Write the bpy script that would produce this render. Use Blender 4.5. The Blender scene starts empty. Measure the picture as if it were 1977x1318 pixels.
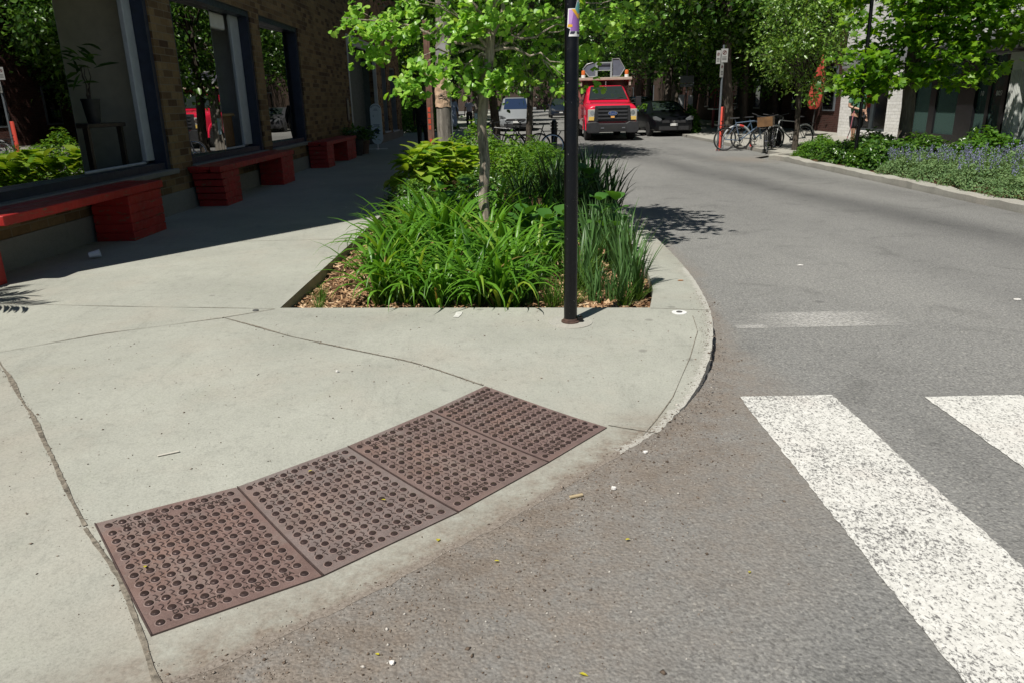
import bpy, bmesh, math, random
import numpy as np
from mathutils import Vector, Matrix
from mathutils.geometry import delaunay_2d_cdt
random.seed(7); RNG = np.random.default_rng(11)
SC = bpy.context.scene
C = SC.collection
PI = math.pi
def rad(a): return math.radians(a)

# ------------------------------------------------------------------ camera
F_PX, PITCH, ROLL, CAM_H = 1440.0, math.atan(464/1440), rad(1.2), 1.55
cam = bpy.data.cameras.new('camera'); cam_o = bpy.data.objects.new('camera', cam); C.objects.link(cam_o)
cam.sensor_width = 36; cam.lens = 36*F_PX/1977; cam.clip_start = .05; cam.clip_end = 1500
fw = Vector((0, math.cos(PITCH), -math.sin(PITCH))); dn = Vector((0, -math.sin(PITCH), -math.cos(PITCH)))
rt = Vector((math.cos(ROLL), 0, 0)) + dn*math.sin(ROLL)
up = -(dn*math.cos(ROLL) - Vector((math.sin(ROLL), 0, 0)))
M = Matrix.Identity(4)
for i in range(3):
    M[i][0] = rt[i]; M[i][1] = up[i]; M[i][2] = -fw[i]
M[2][3] = CAM_H
cam_o.matrix_world = M
SC.camera = cam_o

# ------------------------------------------------------------------ light
SUN_EL = rad(57); SX, SY = .57, .82      # shadows fall towards (+SX, +SY)
sun_dir = Vector((-SX*math.cos(SUN_EL), -SY*math.cos(SUN_EL), math.sin(SUN_EL))).normalized()
sl = bpy.data.lights.new('sun', 'SUN'); sl.energy = 5.0; sl.angle = rad(.5); sl.color = (1, .955, .88)
so = bpy.data.objects.new('sun', sl); C.objects.link(so)
so.rotation_euler = sun_dir.to_track_quat('Z', 'Y').to_euler()
W = bpy.data.worlds.new('World'); SC.world = W; W.use_nodes = True
nt = W.node_tree; bg = nt.nodes['Background']; bg.inputs[1].default_value = .05
sky = nt.nodes.new('ShaderNodeTexSky'); sky.sky_type = 'NISHITA'; sky.sun_disc = False
sky.sun_elevation = SUN_EL; sky.sun_rotation = math.atan2(sun_dir.x, sun_dir.y)
sky.air_density = .8; sky.dust_density = .2; sky.altitude = 1800
nt.links.new(sky.outputs[0], bg.inputs[0])
SC.view_settings.view_transform = 'Standard'; SC.view_settings.look = 'None'
SC.view_settings.exposure = 0.22; SC.view_settings.gamma = 1
SC.cycles.max_bounces = 8; SC.cycles.transparent_max_bounces = 16
SC.cycles.caustics_reflective = False; SC.cycles.caustics_refractive = False

# ------------------------------------------------------------------ object helpers
def tag(o, label=None, cat=None, group=None, kind=None):
    if label: o['label'] = label
    if cat: o['category'] = cat
    if group: o['group'] = group
    if kind: o['kind'] = kind
    return o
def thing(name, label, cat, loc=(0,0,0), rz=0, group=None):
    o = bpy.data.objects.new(name, None); C.objects.link(o); o.empty_display_size = .2
    o.location = loc; o.rotation_euler = (0, 0, rz)
    return tag(o, label, cat, group)
def link_mesh(name, me, mats, parent=None, smooth=False):
    for m in (mats if isinstance(mats, (list, tuple)) else [mats]): me.materials.append(m)
    if smooth: me.polygons.foreach_set('use_smooth', [True]*len(me.polygons))
    o = bpy.data.objects.new(name, me); C.objects.link(o)
    if parent: o.parent = parent
    return o
def dup(root, loc=None, rz=None, label=None, group=None, scale=None):
    r = root.copy(); C.objects.link(r)
    if loc is not None: r.location = loc
    if rz is not None: r.rotation_euler = (0, 0, rz)
    if scale is not None: r.scale = (scale,)*3 if not hasattr(scale, '__len__') else scale
    if label: r['label'] = label
    if group: r['group'] = group
    for ch in list(root.children):
        c = ch.copy(); C.objects.link(c); c.parent = r
        for g in list(ch.children):
            d = g.copy(); C.objects.link(d); d.parent = c
    return r

class MB:
    def __init__(s): s.v = []; s.f = []; s.m = []
    def add(s, vs, fs, m=0):
        b = len(s.v); s.v += [tuple(p) for p in vs]; s.f += [tuple(i+b for i in f) for f in fs]; s.m += [m]*len(fs); return s
    def box(s, x0, x1, y0, y1, z0, z1, m=0, M=None):
        vs = [Vector(p) for p in ((x0,y0,z0),(x1,y0,z0),(x1,y1,z0),(x0,y1,z0),(x0,y0,z1),(x1,y0,z1),(x1,y1,z1),(x0,y1,z1))]
        if M is not None: vs = [M @ p for p in vs]
        return s.add(vs, [(0,3,2,1),(4,5,6,7),(0,1,5,4),(1,2,6,5),(2,3,7,6),(3,0,4,7)], m)
    def loft(s, rings, m=0, cap=True, closed=True):
        n = len(rings[0]); vs = [p for r in rings for p in r]; fs = []
        for i in range(len(rings)-1):
            for j in range(n if closed else n-1):
                k = (j+1) % n; fs.append((i*n+j, i*n+k, (i+1)*n+k, (i+1)*n+j))
        if cap and closed:
            fs.append(tuple(reversed(range(n)))); fs.append(tuple(range((len(rings)-1)*n, len(rings)*n)))
        return s.add(vs, fs, m)
    def tube(s, pts, r, n=8, m=0, cap=True):
        pts = [Vector(p) for p in pts]; rs = r if hasattr(r, '__len__') else [r]*len(pts)
        rings = []; u = None
        for i, p in enumerate(pts):
            t = (pts[min(i+1, len(pts)-1)] - pts[max(i-1, 0)])
            t = t.normalized() if t.length > 1e-9 else Vector((0,0,1))
            if u is None: u = t.orthogonal().normalized()
            else:
                u = u - t*u.dot(t); u = u.normalized() if u.length > 1e-6 else t.orthogonal().normalized()
            w = t.cross(u)
            rings.append([p + (u*math.cos(2*PI*k/n) + w*math.sin(2*PI*k/n))*rs[i] for k in range(n)])
        return s.loft(rings, m, cap)
    def lathe(s, prof, c=(0,0,0), n=16, m=0, axis='z', cap=True):
        rings = []
        for r, z in prof:
            ring = []
            for k in range(n):
                a = 2*PI*k/n; q = (r*math.cos(a), r*math.sin(a), z)
                if axis == 'y': q = (q[0], q[2], -q[1])
                elif axis == 'x': q = (q[2], q[0], q[1])
                ring.append((q[0]+c[0], q[1]+c[1], q[2]+c[2]))
            rings.append(ring)
        return s.loft(rings, m, cap)
    def prism(s, poly, a, b, axis='z', m=0):
        def P(p, h): return {'z': (p[0],p[1],h), 'y': (p[0],h,p[1]), 'x': (h,p[0],p[1])}[axis]
        return s.loft([[P(p, a) for p in poly], [P(p, b) for p in poly]], m)
    def quad(s, a, b, c, d, m=0): return s.add([a,b,c,d], [(0,1,2,3)], m)
    def torus(s, c, R, r, axis='x', n=28, k=6, m=0, a0=0, a1=2*PI):
        full = abs(a1-a0-2*PI) < 1e-6; pts = []
        cnt = n if full else n+1
        rings = []
        for i in range(cnt):
            a = a0 + (a1-a0)*i/n
            ring = []
            for j in range(k):
                b = 2*PI*j/k; rr = R + r*math.cos(b); h = r*math.sin(b)
                q = (rr*math.cos(a), rr*math.sin(a))
                p = {'x': (h, q[0], q[1]), 'y': (q[0], h, q[1]), 'z': (q[0], q[1], h)}[axis]
                ring.append((p[0]+c[0], p[1]+c[1], p[2]+c[2]))
            rings.append(ring)
        if full: rings.append(rings[0]); return s.loft(rings, m, False)
        return s.loft(rings, m, True)
    def build(s, name, mats, parent=None, bevel=0, seg=1, smooth=False):
        me = bpy.data.meshes.new(name); me.from_pydata(s.v, [], s.f)
        me.polygons.foreach_set('material_index', s.m); me.update()
        bm = bmesh.new(); bm.from_mesh(me)
        bmesh.ops.remove_doubles(bm, verts=bm.verts, dist=1e-5)
        bmesh.ops.recalc_face_normals(bm, faces=bm.faces)
        if bevel:
            es = [e for e in bm.edges if len(e.link_faces) == 2 and e.calc_face_angle(0) > .5]
            bmesh.ops.bevel(bm, geom=es, offset=bevel, segments=seg, affect='EDGES', profile=.5, clamp_overlap=True)
        bm.to_mesh(me); bm.free()
        o = link_mesh(name, me, mats, parent, smooth)
        if smooth:
            at = me.polygons
            me.set_sharp_from_angle(angle=rad(38))
        return o

def np_mesh(V, T, name='m'):
    me = bpy.data.meshes.new(name); V = np.ascontiguousarray(V, dtype=np.float32); T = np.ascontiguousarray(T, dtype=np.int32)
    me.vertices.add(len(V)); me.vertices.foreach_set('co', V.ravel())
    n = T.shape[1]; me.loops.add(T.size); me.loops.foreach_set('vertex_index', T.ravel())
    me.polygons.add(len(T)); me.polygons.foreach_set('loop_start', np.arange(len(T), dtype=np.int32)*n)
    me.update(calc_edges=True); me.validate(); return me

def text_mesh(body, size, depth=.002, align='CENTER'):
    cu = bpy.data.curves.new('t', 'FONT'); cu.body = body; cu.size = size; cu.extrude = depth; cu.align_x = align; cu.align_y = 'CENTER'
    cu.resolution_u = 2
    o = bpy.data.objects.new('t', cu); C.objects.link(o)
    dg = bpy.context.evaluated_depsgraph_get(); me = bpy.data.meshes.new_from_object(o.evaluated_get(dg))
    bpy.data.objects.remove(o); bpy.data.curves.remove(cu)
    me.materials.clear(); return me

# ------------------------------------------------------------------ material helpers
def lin(r, g, b):
    f = lambda c: (c/255/12.92 if c/255 <= .04045 else ((c/255+.055)/1.055)**2.4)
    return (f(r), f(g), f(b), 1)
class N:
    """small node-graph writer"""
    def __init__(s, name):
        s.mat = bpy.data.materials.new(name); s.mat.use_nodes = True; s.t = s.mat.node_tree
        s.p = s.t.nodes['Principled BSDF']; s.out = s.t.nodes['Material Output']
        s.geo = None
    def node(s, typ, **kw):
        n = s.t.nodes.new(typ)
        for k, v in kw.items(): setattr(n, k, v)
        return n
    def L(s, a, b): s.t.links.new(a, b)
    def obj(s):
        if s.geo is None: s.geo = s.node('ShaderNodeTexCoord')
        return s.geo.outputs['Object']
    def mapping(s, scale=(1,1,1), rot=(0,0,0), src=None):
        m = s.node('ShaderNodeMapping'); m.inputs['Scale'].default_value = scale; m.inputs['Rotation'].default_value = rot
        s.L(src or s.obj(), m.inputs[0]); return m.outputs[0]
    def noise(s, scale, detail=4, rough=.55, vec=None, dist=0, out=0):
        n = s.node('ShaderNodeTexNoise'); n.inputs['Scale'].default_value = scale; n.inputs['Detail'].default_value = detail
        n.inputs['Roughness'].default_value = rough; n.inputs['Distortion'].default_value = dist
        s.L(vec or s.obj(), n.inputs['Vector']); return n.outputs[out]
    def voro(s, scale, feature='F1', out=0, vec=None, rnd=1):
        n = s.node('ShaderNodeTexVoronoi', feature=feature); n.inputs['Scale'].default_value = scale
        n.inputs['Randomness'].default_value = rnd
        s.L(vec or s.obj(), n.inputs['Vector']); return n.outputs[out]
    def ramp(s, fac, stops, interp='LINEAR'):
        r = s.node('ShaderNodeValToRGB'); cr = r.color_ramp; cr.interpolation = interp
        while len(cr.elements) < len(stops): cr.elements.new(.5)
        for e, (p, c) in zip(cr.elements, stops):
            e.position = p; e.color = c if hasattr(c, '__len__') else (c, c, c, 1)
        s.L(fac, r.inputs[0]); return r.outputs[0]
    def mix(s, fac, a, b, mode='MIX'):
        m = s.node('ShaderNodeMix', data_type='RGBA', blend_type=mode)
        for i, v in ((0, fac), (6, a), (7, b)):
            if hasattr(v, 'is_linked'): s.L(v, m.inputs[i])
            else: m.inputs[i].default_value = v
        return m.outputs[2]
    def math(s, op, a, b=0, clamp=False):
        m = s.node('ShaderNodeMath', operation=op, use_clamp=clamp)
        for i, v in ((0, a), (1, b)):
            if hasattr(v, 'is_linked'): s.L(v, m.inputs[i])
            else: m.inputs[i].default_value = v
        return m.outputs[0]
    def attr(s, name, out='Fac'):
        a = s.node('ShaderNodeAttribute', attribute_name=name); return a.outputs[out]
    def bump(s, h, strength=.3, dist=.01, normal=None):
        b = s.node('ShaderNodeBump'); b.inputs['Strength'].default_value = strength; b.inputs['Distance'].default_value = dist
        s.L(h, b.inputs['Height'])
        if normal is not None: s.L(normal, b.inputs['Normal'])
        s.L(b.outputs[0], s.p.inputs['Normal']); return b.outputs[0]
    def set(s, color=None, rough=None, metal=None, spec=None, coat=None, trans=None, ior=None, emit=None):
        def put(k, v):
            if v is None: return
            if hasattr(v, 'is_linked'): s.L(v, s.p.inputs[k])
            else: s.p.inputs[k].default_value = v
        put('Base Color', color); put('Roughness', rough); put('Metallic', metal); put('Specular IOR Level', spec)
        put('Coat Weight', coat); put('Transmission Weight', trans); put('IOR', ior)
        return s.mat
def plain(name, col, rough=.5, metal=0, spec=.5, coat=0, var=.25, scale=6, bump=0):
    n = N(name)
    c0 = tuple(c*(1-var) for c in col[:3])+(1,); c1 = tuple(min(1, c*(1+var*.6)) for c in col[:3])+(1,)
    f = n.noise(scale, 5, .6)
    n.set(n.ramp(f, [(.3, c0), (.7, c1)]), n.ramp(n.noise(scale*2.3, 3), [(.3, max(.03, rough*.8)), (.7, min(1, rough*1.15))]), metal, spec, coat)
    if bump: n.bump(n.noise(scale*8, 5, .65), bump, .01)
    return n.mat
def leaf_mat(name, cols, trans=.4, rough=.45, spec=.35, tint=1.25):
    n = N(name)
    g = n.node('ShaderNodeNewGeometry')
    c = n.ramp(g.outputs['Random Per Island'], [k if len(k) == 2 else (i/(len(cols)-1), k) for i, k in enumerate(cols)])
    n.set(c, rough, 0, spec)
    t = n.node('ShaderNodeBsdfTranslucent')
    tc = n.mix(1.0, c, (1.25*tint, 1.15*tint, .45*tint, 1), 'MULTIPLY'); n.L(tc, t.inputs[0])
    mx = n.node('ShaderNodeMixShader'); mx.inputs[0].default_value = trans
    n.L(n.p.outputs[0], mx.inputs[1]); n.L(t.outputs[0], mx.inputs[2]); n.L(mx.outputs[0], n.out.inputs[0])
    return n.mat
def glass_mat(name, tint=(.8,.9,.88,1), ior=1.7, rough=.0, body=0.0, bodycol=(.02,.03,.03,1), refl=1.0):
    """window pane: clear (or smoked) body with a mirror reflection that grows at grazing angles"""
    n = N(name)
    tr = n.node('ShaderNodeBsdfTransparent'); tr.inputs[0].default_value = tint
    base = tr.outputs[0]
    if body:
        d = n.node('ShaderNodeBsdfDiffuse'); d.inputs[0].default_value = bodycol
        m0 = n.node('ShaderNodeMixShader'); m0.inputs[0].default_value = body; n.L(base, m0.inputs[1]); n.L(d.outputs[0], m0.inputs[2]); base = m0.outputs[0]
    gl = n.node('ShaderNodeBsdfGlossy'); gl.inputs['Roughness'].default_value = rough; gl.inputs[0].default_value = (refl,refl,refl,1)
    fr = n.node('ShaderNodeFresnel'); fr.inputs[0].default_value = ior
    mx = n.node('ShaderNodeMixShader'); n.L(fr.outputs[0], mx.inputs[0]); n.L(base, mx.inputs[1]); n.L(gl.outputs[0], mx.inputs[2])
    n.L(mx.outputs[0], n.out.inputs[0]); return n.mat

# ------------------------------------------------------------------ foliage helpers
def tri_fan(pts): return np.array(pts, float), np.array([(0, i, i+1) for i in range(1, len(pts)-1)], int)
def tmpl_fan():       # ginkgo leaf: fan with a notch, y is the tip direction
    p = [(0, .0, 0)]
    for a, r in ((-62,.82),(-45,.98),(-25,1.02),(-8,1.0),(0,.68),(8,1.0),(25,1.02),(45,.98),(62,.82)):
        p.append((r*math.sin(rad(a))*.9, r*math.cos(rad(a))*.85+.1, .10*math.cos(rad(a*3))-.06))
    return tri_fan(p)
def tmpl_maple():
    p = [(0, .35, 0)]
    for a, r in ((180,.35),(140,.5),(118,.75),(95,.5),(72,.95),(58,.82),(45,.55),(22,.8),(0,1.1),(-22,.8),(-45,.55),(-58,.82),(-72,.95),(-95,.5),(-118,.75),(-140,.5),(-180,.35)):
        p.append((r*math.sin(rad(a))*.62, .35+r*math.cos(rad(a))*.62, -.12*r))
    return tri_fan(p)
def tmpl_oval(w=.42):
    v = np.array([(0,0,0),(-w*.5,.35,.06),(0,.45,-.03),(w*.5,.35,.06),(-w*.4,.7,.02),(w*.4,.7,.02),(0,1,-.1)], float)
    return v, np.array([(0,2,1),(0,3,2),(1,2,4),(2,3,5),(4,2,6),(2,5,6)], int)
def tmpl_big():      # hosta-like broad leaf with a keel
    v = []; T = []
    ws = [(.0,.03),(.08,.22),(.2,.34),(.35,.40),(.5,.40),(.65,.34),(.8,.23),(.92,.10),(1,.0)]
    for y, w in ws:
        z = .13*math.sin(y*PI*.9) - .14*y*y
        v += [(-w,y,z+.10*w),( 0,y,z-.03),(w,y,z+.10*w)]
    for i in range(len(ws)-1):
        a = i*3; T += [(a,a+1,a+4),(a,a+4,a+3),(a+1,a+2,a+5),(a+1,a+5,a+4)]
    return np.array(v, float), np.array(T, int)
def leaf_cloud(tmpl, P, Nn, Dd, S):
    """one leaf per point: Nn leaf normal, Dd tip direction, S size"""
    tv, tf = tmpl; P = np.asarray(P, float); k = len(P)
    Nn = Nn/np.linalg.norm(Nn, axis=1)[:,None]; Dd = Dd - Nn*(Dd*Nn).sum(1)[:,None]
    ln = np.linalg.norm(Dd, axis=1)[:,None]; ln[ln < 1e-6] = 1; Dd = Dd/ln
    X = np.cross(Dd, Nn)
    V = P[:,None,:] + np.asarray(S)[:,None,None]*(tv[None,:,0,None]*X[:,None,:] + tv[None,:,1,None]*Dd[:,None,:] + tv[None,:,2,None]*Nn[:,None,:])
    T = tf[None] + (np.arange(k)*len(tv))[:,None,None]
    return V.reshape(-1,3), T.reshape(-1,3)
def rand_dirs(k): 
    v = RNG.normal(size=(k,3)); return v/np.linalg.norm(v,axis=1)[:,None]
def crown_mesh(clusters, per, tmpl, size, up=.9, droop=.3, flat=.6):
    """clusters: list of (x,y,z,radius)"""
    cl = np.array(clusters, float); idx = np.repeat(np.arange(len(cl)), per)
    k = len(idx); off = RNG.normal(size=(k,3))*.5; off[:,2] *= flat
    c = cl[idx]; P = c[:,:3] + off*c[:,3:4]
    Nn = rand_dirs(k)*.8 + np.array([-.15,-.2,up]); 
    D = off + rand_dirs(k)*.6; D[:,2] -= droop
    S = size*(.65+.6*RNG.random(k))
    return leaf_cloud(tmpl, P, Nn, D, S)
def strap_leaves(k, L, Wd, base_r, el0, el1, bend, seed, segs=7, twist=.3, tipw=.25, fold=.25, bp=1.3):
    """clump of long arching strap leaves -> V,T (tris)"""
    R = np.random.default_rng(seed); V = []; T = []
    for i in range(k):
        phi = R.random()*2*PI; r = base_r*math.sqrt(R.random())
        a = R.random()*2*PI; p = np.array([r*math.cos(a), r*math.sin(a), 0.0])
        el = rad(el0+(el1-el0)*R.random()); ln = L*(.55+.55*R.random()); w = Wd*(.7+.6*R.random())
        b = rad(bend)*(.4+1.0*R.random()); st = ln/segs; b0 = len(V); tw = (R.random()-.5)*twist
        sag = R.random() < .25
        for j in range(segs+1):
            t = j/segs
            d = np.array([math.cos(phi)*math.cos(el), math.sin(phi)*math.cos(el), math.sin(el)])
            sd = np.array([-math.sin(phi+tw*t), math.cos(phi+tw*t), 0])
            nn = np.cross(sd, d)
            wj = w*(.55+.9*t if t < .4 else .91)*(1 if t < .65 else max(.02, (1-t)/.35))
            V += [p - sd*wj*.5 + nn*fold*wj, p.copy(), p + sd*wj*.5 + nn*fold*wj]
            p = p + d*st
            el -= b*(t**bp)*(1.7 if sag and t > .5 else 1.1)/segs*2.2; phi += tw/segs
            if p[2] < .02: p[2] = .02
        for j in range(segs):
            q = b0 + j*3; T += [(q,q+1,q+4),(q,q+4,q+3),(q+1,q+2,q+5),(q+1,q+5,q+4)]
    return np.array(V), np.array(T)
def join_np(parts):
    V = []; T = []; b = 0
    for v, t in parts: V.append(v); T.append(t+b); b += len(v)
    return np.concatenate(V), np.concatenate(T)
def branch_path(a, b, sag=.0, wob=.05, n=6):
    a = Vector(a); b = Vector(b); L = (b-a).length; pts = []
    for i in range(n+1):
        t = i/n; p = a.lerp(b, t)
        if 0 < i < n: p += Vector((random.uniform(-1,1), random.uniform(-1,1), random.uniform(-1,1)))*wob*L
        p.z += sag*math.sin(PI*t)*L
        pts.append(p)
    return pts
# ================================================================== materials for the setting
KH = .11           # kerb height
def vscatter(n, base, amt, scale, dark, light):
    pass
def m_asphalt(name='asphalt', strip=True):
    n = N(name)
    big = n.noise(.35, 5, .6, n.mapping((1, .35, 1)))
    base = n.ramp(big, [(.3, (.180,.179,.172,1)), (.5, (.222,.221,.211,1)), (.72, (.262,.259,.245,1))])
    # aggregate: fine stones, a few pale, many dark pores
    st = n.voro(105, 'F1', 1)
    stc = n.ramp(st, [(.0, (.42,.42,.42,1)), (.35, (.85,.85,.85,1)), (.8, (1.12,1.12,1.1,1)), (1, (1.75,1.7,1.6,1))])
    c = n.mix(.75, base, stc, 'MULTIPLY')
    s9 = n.voro(42, 'F1', 0); c = n.mix(n.ramp(s9, [(.0, .55), (.16, .4), (.26, 0)]), c, n.ramp(n.voro(42, 'F1', 1), [(0, (.10,.10,.098,1)), (.5, (.24,.238,.225,1)), (1, (.42,.41,.38,1))]))
    f2 = n.noise(55, 6, .7)
    c = n.mix(.9, c, n.ramp(f2, [(.28, .55), (.5, 1.0), (.75, 1.3)]), 'MULTIPLY')
    # dark stains and smooth tyre-polished bands
    s2 = n.noise(2.2, 6, .62, None, .6)
    c = n.mix(1, c, n.ramp(s2, [(.28, .78), (.46, 1.0), (.8, 1.05)]), 'MULTIPLY')
    c = n.mix(n.ramp(n.voro(1.1, 'F1', 0, None, 1), [(.0, .5), (.035, .35), (.06, 0)]), c, (.06,.06,.058,1))    # oil drips
    if strip:
        band = n.attr('band'); c = n.mix(band, c, n.mix(1, c, (.55,.55,.56,1), 'MULTIPLY'))
        # brown grit washed up along the kerb
        d = n.attr('dirt')
        dn = n.math('MULTIPLY', d, n.math('MULTIPLY', n.ramp(n.noise(10, 8, .75), [(.28, .15), (.62, 1.2)]), n.ramp(n.noise(1.5, 4, .6), [(.32, .45), (.62, 1.15)])), True)
        dcol = n.ramp(n.noise(75, 6, .75), [(.25, (.10,.082,.066,1)), (.5, (.215,.185,.155,1)), (.75, (.35,.315,.27,1))])
        c = n.mix(dn, c, dcol)
        d2 = n.math('MULTIPLY', n.math('SUBTRACT', d, .62, True), n.ramp(n.noise(6, 8, .75), [(.44, 0), (.68, 1.7)]), True)
        c = n.mix(d2, c, n.ramp(n.noise(90, 6, .75), [(.3, (.07,.054,.041,1)), (.6, (.155,.122,.095,1)), (.8, (.27,.23,.18,1))]))
    n.set(c, n.ramp(n.noise(30, 4), [(.3, .75), (.7, .95)]), 0, .35)
    h = n.math('ADD', n.math('MULTIPLY', n.voro(80, 'F1', 0), -1.0), n.noise(70, 6, .75))
    n.bump(h, .55, .008)
    return n.mat
def m_concrete(name, col=(.350,.355,.308), warm=.12, dirtedge=True):
    n = N(name)
    a = n.noise(.9, 6, .6, None, .4)
    lo = tuple(c*.84 for c in col)+(1,); hi = tuple(c*1.06 for c in col)+(1,)
    c = n.ramp(a, [(.3, lo), (.65, hi)])
    if dirtedge:
        sl_ = n.attr('slab')
        c = n.mix(n.ramp(sl_, [(.2, 0), (.8, .5)]), c, n.mix(n.ramp(n.noise(1.3, 4), [(.35, 0), (.65, 1)]), c, n.mix(1, c, (1.04,.93,.90,1), 'MULTIPLY')))
    c = n.mix(n.ramp(n.noise(1.6, 5, .6), [(.5, 0), (.75, .55)]), c, (col[0]*1.02, col[1]*.93, col[2]*.90, 1))   # pinkish worn areas
    c = n.mix(n.ramp(n.noise(3.5, 7, .7), [(.55, 0), (.8, .5)]), c, (col[0]*.78, col[1]*.80, col[2]*.74, 1))
    c = n.mix(1, c, n.ramp(n.noise(95, 7, .8), [(.25, .62), (.5, 1.0), (.8, 1.22)]), 'MULTIPLY')
    c = n.mix(1, c, n.ramp(n.noise(14, 8, .78), [(.26, .74), (.45, 1.0), (.75, 1.07)]), 'MULTIPLY')
    c = n.mix(n.ramp(n.voro(1.9, 'F1', 0), [(.0, .6), (.045, .45), (.06, 0)]), c, (.15,.145,.13,1))      # old chewing-gum spots
    c = n.mix(1, c, n.ramp(n.voro(46, 'F1', 0, n.mapping((1,1,1)), 1), [(.0, .55), (.07, .72), (.11, 1)]), 'MULTIPLY')   # pits
    c = n.mix(1, c, n.ramp(n.noise(5, 9, .8, n.mapping((1,.25,1),(0,0,.6)), .8), [(.30, .82), (.44, 1.0), (.8, 1.04)]), 'MULTIPLY')   # scuffs and drag marks
    if dirtedge:
        d = n.attr('dirt')
        dn = n.math('MULTIPLY', d, n.ramp(n.noise(11, 8, .72), [(.3, 0), (.66, 1.2)]), True)
        c = n.mix(dn, c, n.ramp(n.noise(60, 5, .7), [(.3, (.13,.105,.082,1)), (.7, (.29,.25,.205,1))]))
        d3 = n.math('SUBTRACT', n.attr('rag'), n.ramp(n.noise(22, 8, .75), [(.25, 0), (.75, 1)]))
        c = n.mix(n.ramp(d3, [(.0, 0), (.12, 1)]), c, n.ramp(n.noise(75, 6, .75), [(.25, (.10,.082,.066,1)), (.5, (.215,.185,.155,1)), (.75, (.35,.315,.27,1))]))
        w3 = n.math('SUBTRACT', n.attr('wear'), n.ramp(n.noise(30, 8, .75), [(.25, 0), (.75, 1)]))
        c = n.mix(n.ramp(w3, [(.0, 0), (.15, .8)]), c, n.ramp(n.noise(110, 6, .75), [(.3, (.30,.29,.26,1)), (.7, (.56,.55,.50,1))]))
    n.set(c, n.ramp(n.noise(20, 4), [(.3, .7), (.7, .9)]), 0, .35)
    n.bump(n.math('ADD', n.noise(140, 6, .75), n.math('MULTIPLY', n.noise(12, 6, .7), 1.2)), .28, .006)
    return n.mat
MAT = {}
MAT['asphalt'] = m_asphalt()
MAT['concrete'] = m_concrete('concrete')
MAT['old_concrete'] = m_concrete('old_concrete', (.35,.34,.30), dirtedge=False)
def m_soil():
    n = N('soil_mulch')
    c = n.ramp(n.noise(26, 7, .75), [(.3, (.035,.022,.014,1)), (.55, (.13,.075,.042,1)), (.8, (.30,.19,.11,1))])
    n.set(c, .95, 0, .2); n.bump(n.noise(40, 6, .8), .8, .03); return n.mat
MAT['soil'] = m_soil()
MAT['groove'] = plain('groove_grit', (.225,.20,.16), .95, var=.7, scale=45, spec=.2, bump=.5)

# ================================================================== plan outlines
LIP = [(-14,.2),(-6,.25),(-3.2,.55),(-1.9,1.12),(-1.35,1.48),(-.87,1.78),(-.50,2.09),(.01,2.58),(.42,3.02),(.68,3.30)]
CURB = [(.87,3.56),(1.06,3.90),(1.20,4.25),(1.31,4.62),(1.40,5.02),(1.47,5.5),(1.53,6.1),(1.565,6.8),(1.58,7.6),(1.58,8.4),(1.58,16.2),(1.50,17.4),(1.20,18.4),(.6,19.0),(-.4,19.3),(-1.2,19.8),(-1.30,21.0),(-1.30,60),(-1.30,140)]
def dense(pts, step):
    out = []
    for a, b in zip(pts[:-1], pts[1:]):
        L = math.dist(a, b); k = max(1, int(L/step))
        out += [(a[0]+(b[0]-a[0])*i/k, a[1]+(b[1]-a[1])*i/k) for i in range(k)]
    return out + [pts[-1]]
def smooth_poly(pts, it=2):
    for _ in range(it):
        q = [pts[0]]
        for a, b in zip(pts[:-1], pts[1:]):
            q += [(a[0]*.75+b[0]*.25, a[1]*.75+b[1]*.25), (a[0]*.25+b[0]*.75, a[1]*.25+b[1]*.75)]
        pts = q + [pts[-1]]
    return pts
EDGE = smooth_poly(LIP[3:] + CURB[:11], 2)
_r = random.Random(4)
_D = dense(EDGE, .03)
EDGE = [(a+(_r.uniform(-.006,.006)+.007*math.sin(i*.9)*math.sin(i*.23))*(1 if b < 3.6 else .35), b+(_r.uniform(-.006,.006)+.008*math.sin(i*.7+1)*math.sin(i*.31))*(1 if b < 3.6 else .35)) for i, (a, b) in enumerate(_D)]
LIPS = [p for p in EDGE if p[1] < 3.34]
FULL_EDGE = LIP[:3] + EDGE + CURB[11:]
def seg_d(p, pts):
    p = np.asarray(p, float); best = np.full(len(p), 1e9)
    for a, b in zip(pts[:-1], pts[1:]):
        a = np.array(a); b = np.array(b); d = b-a; L = (d*d).sum()
        t = np.clip(((p-a)@d)/max(L,1e-9), 0, 1); q = a + t[:,None]*d
        best = np.minimum(best, np.hypot(*(p-q).T))
    return best
LIPARR = LIP[3:]
def walk_h(p):
    d = seg_d(p, [(-14,.2)] + LIP[1:]); t = np.clip((d-.05)/1.55, 0, 1)
    return .0015 + (KH-.0015)*(t*t*(3-2*t))
def inside(p, poly):
    p = np.asarray(p); x, y = p[:,0], p[:,1]; r = np.zeros(len(p), bool); n = len(poly)
    for i in range(n):
        x0, y0 = poly[i]; x1, y1 = poly[(i+1) % n]
        c = ((y0 > y) != (y1 > y)) & (x < (x1-x0)*(y-y0)/((y1-y0) if y1 != y0 else 1e-12) + x0); r ^= c
    return r
BED = [(-1.73,5.40),(1.00,5.19),(1.12,5.7),(1.20,6.4),(1.26,7.4),(1.28,8.4),(1.28,16.6),(1.0,17.8),(.3,18.4),(-.8,18.6),(-1.5,18.2),(-1.73,17.0)]
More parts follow.
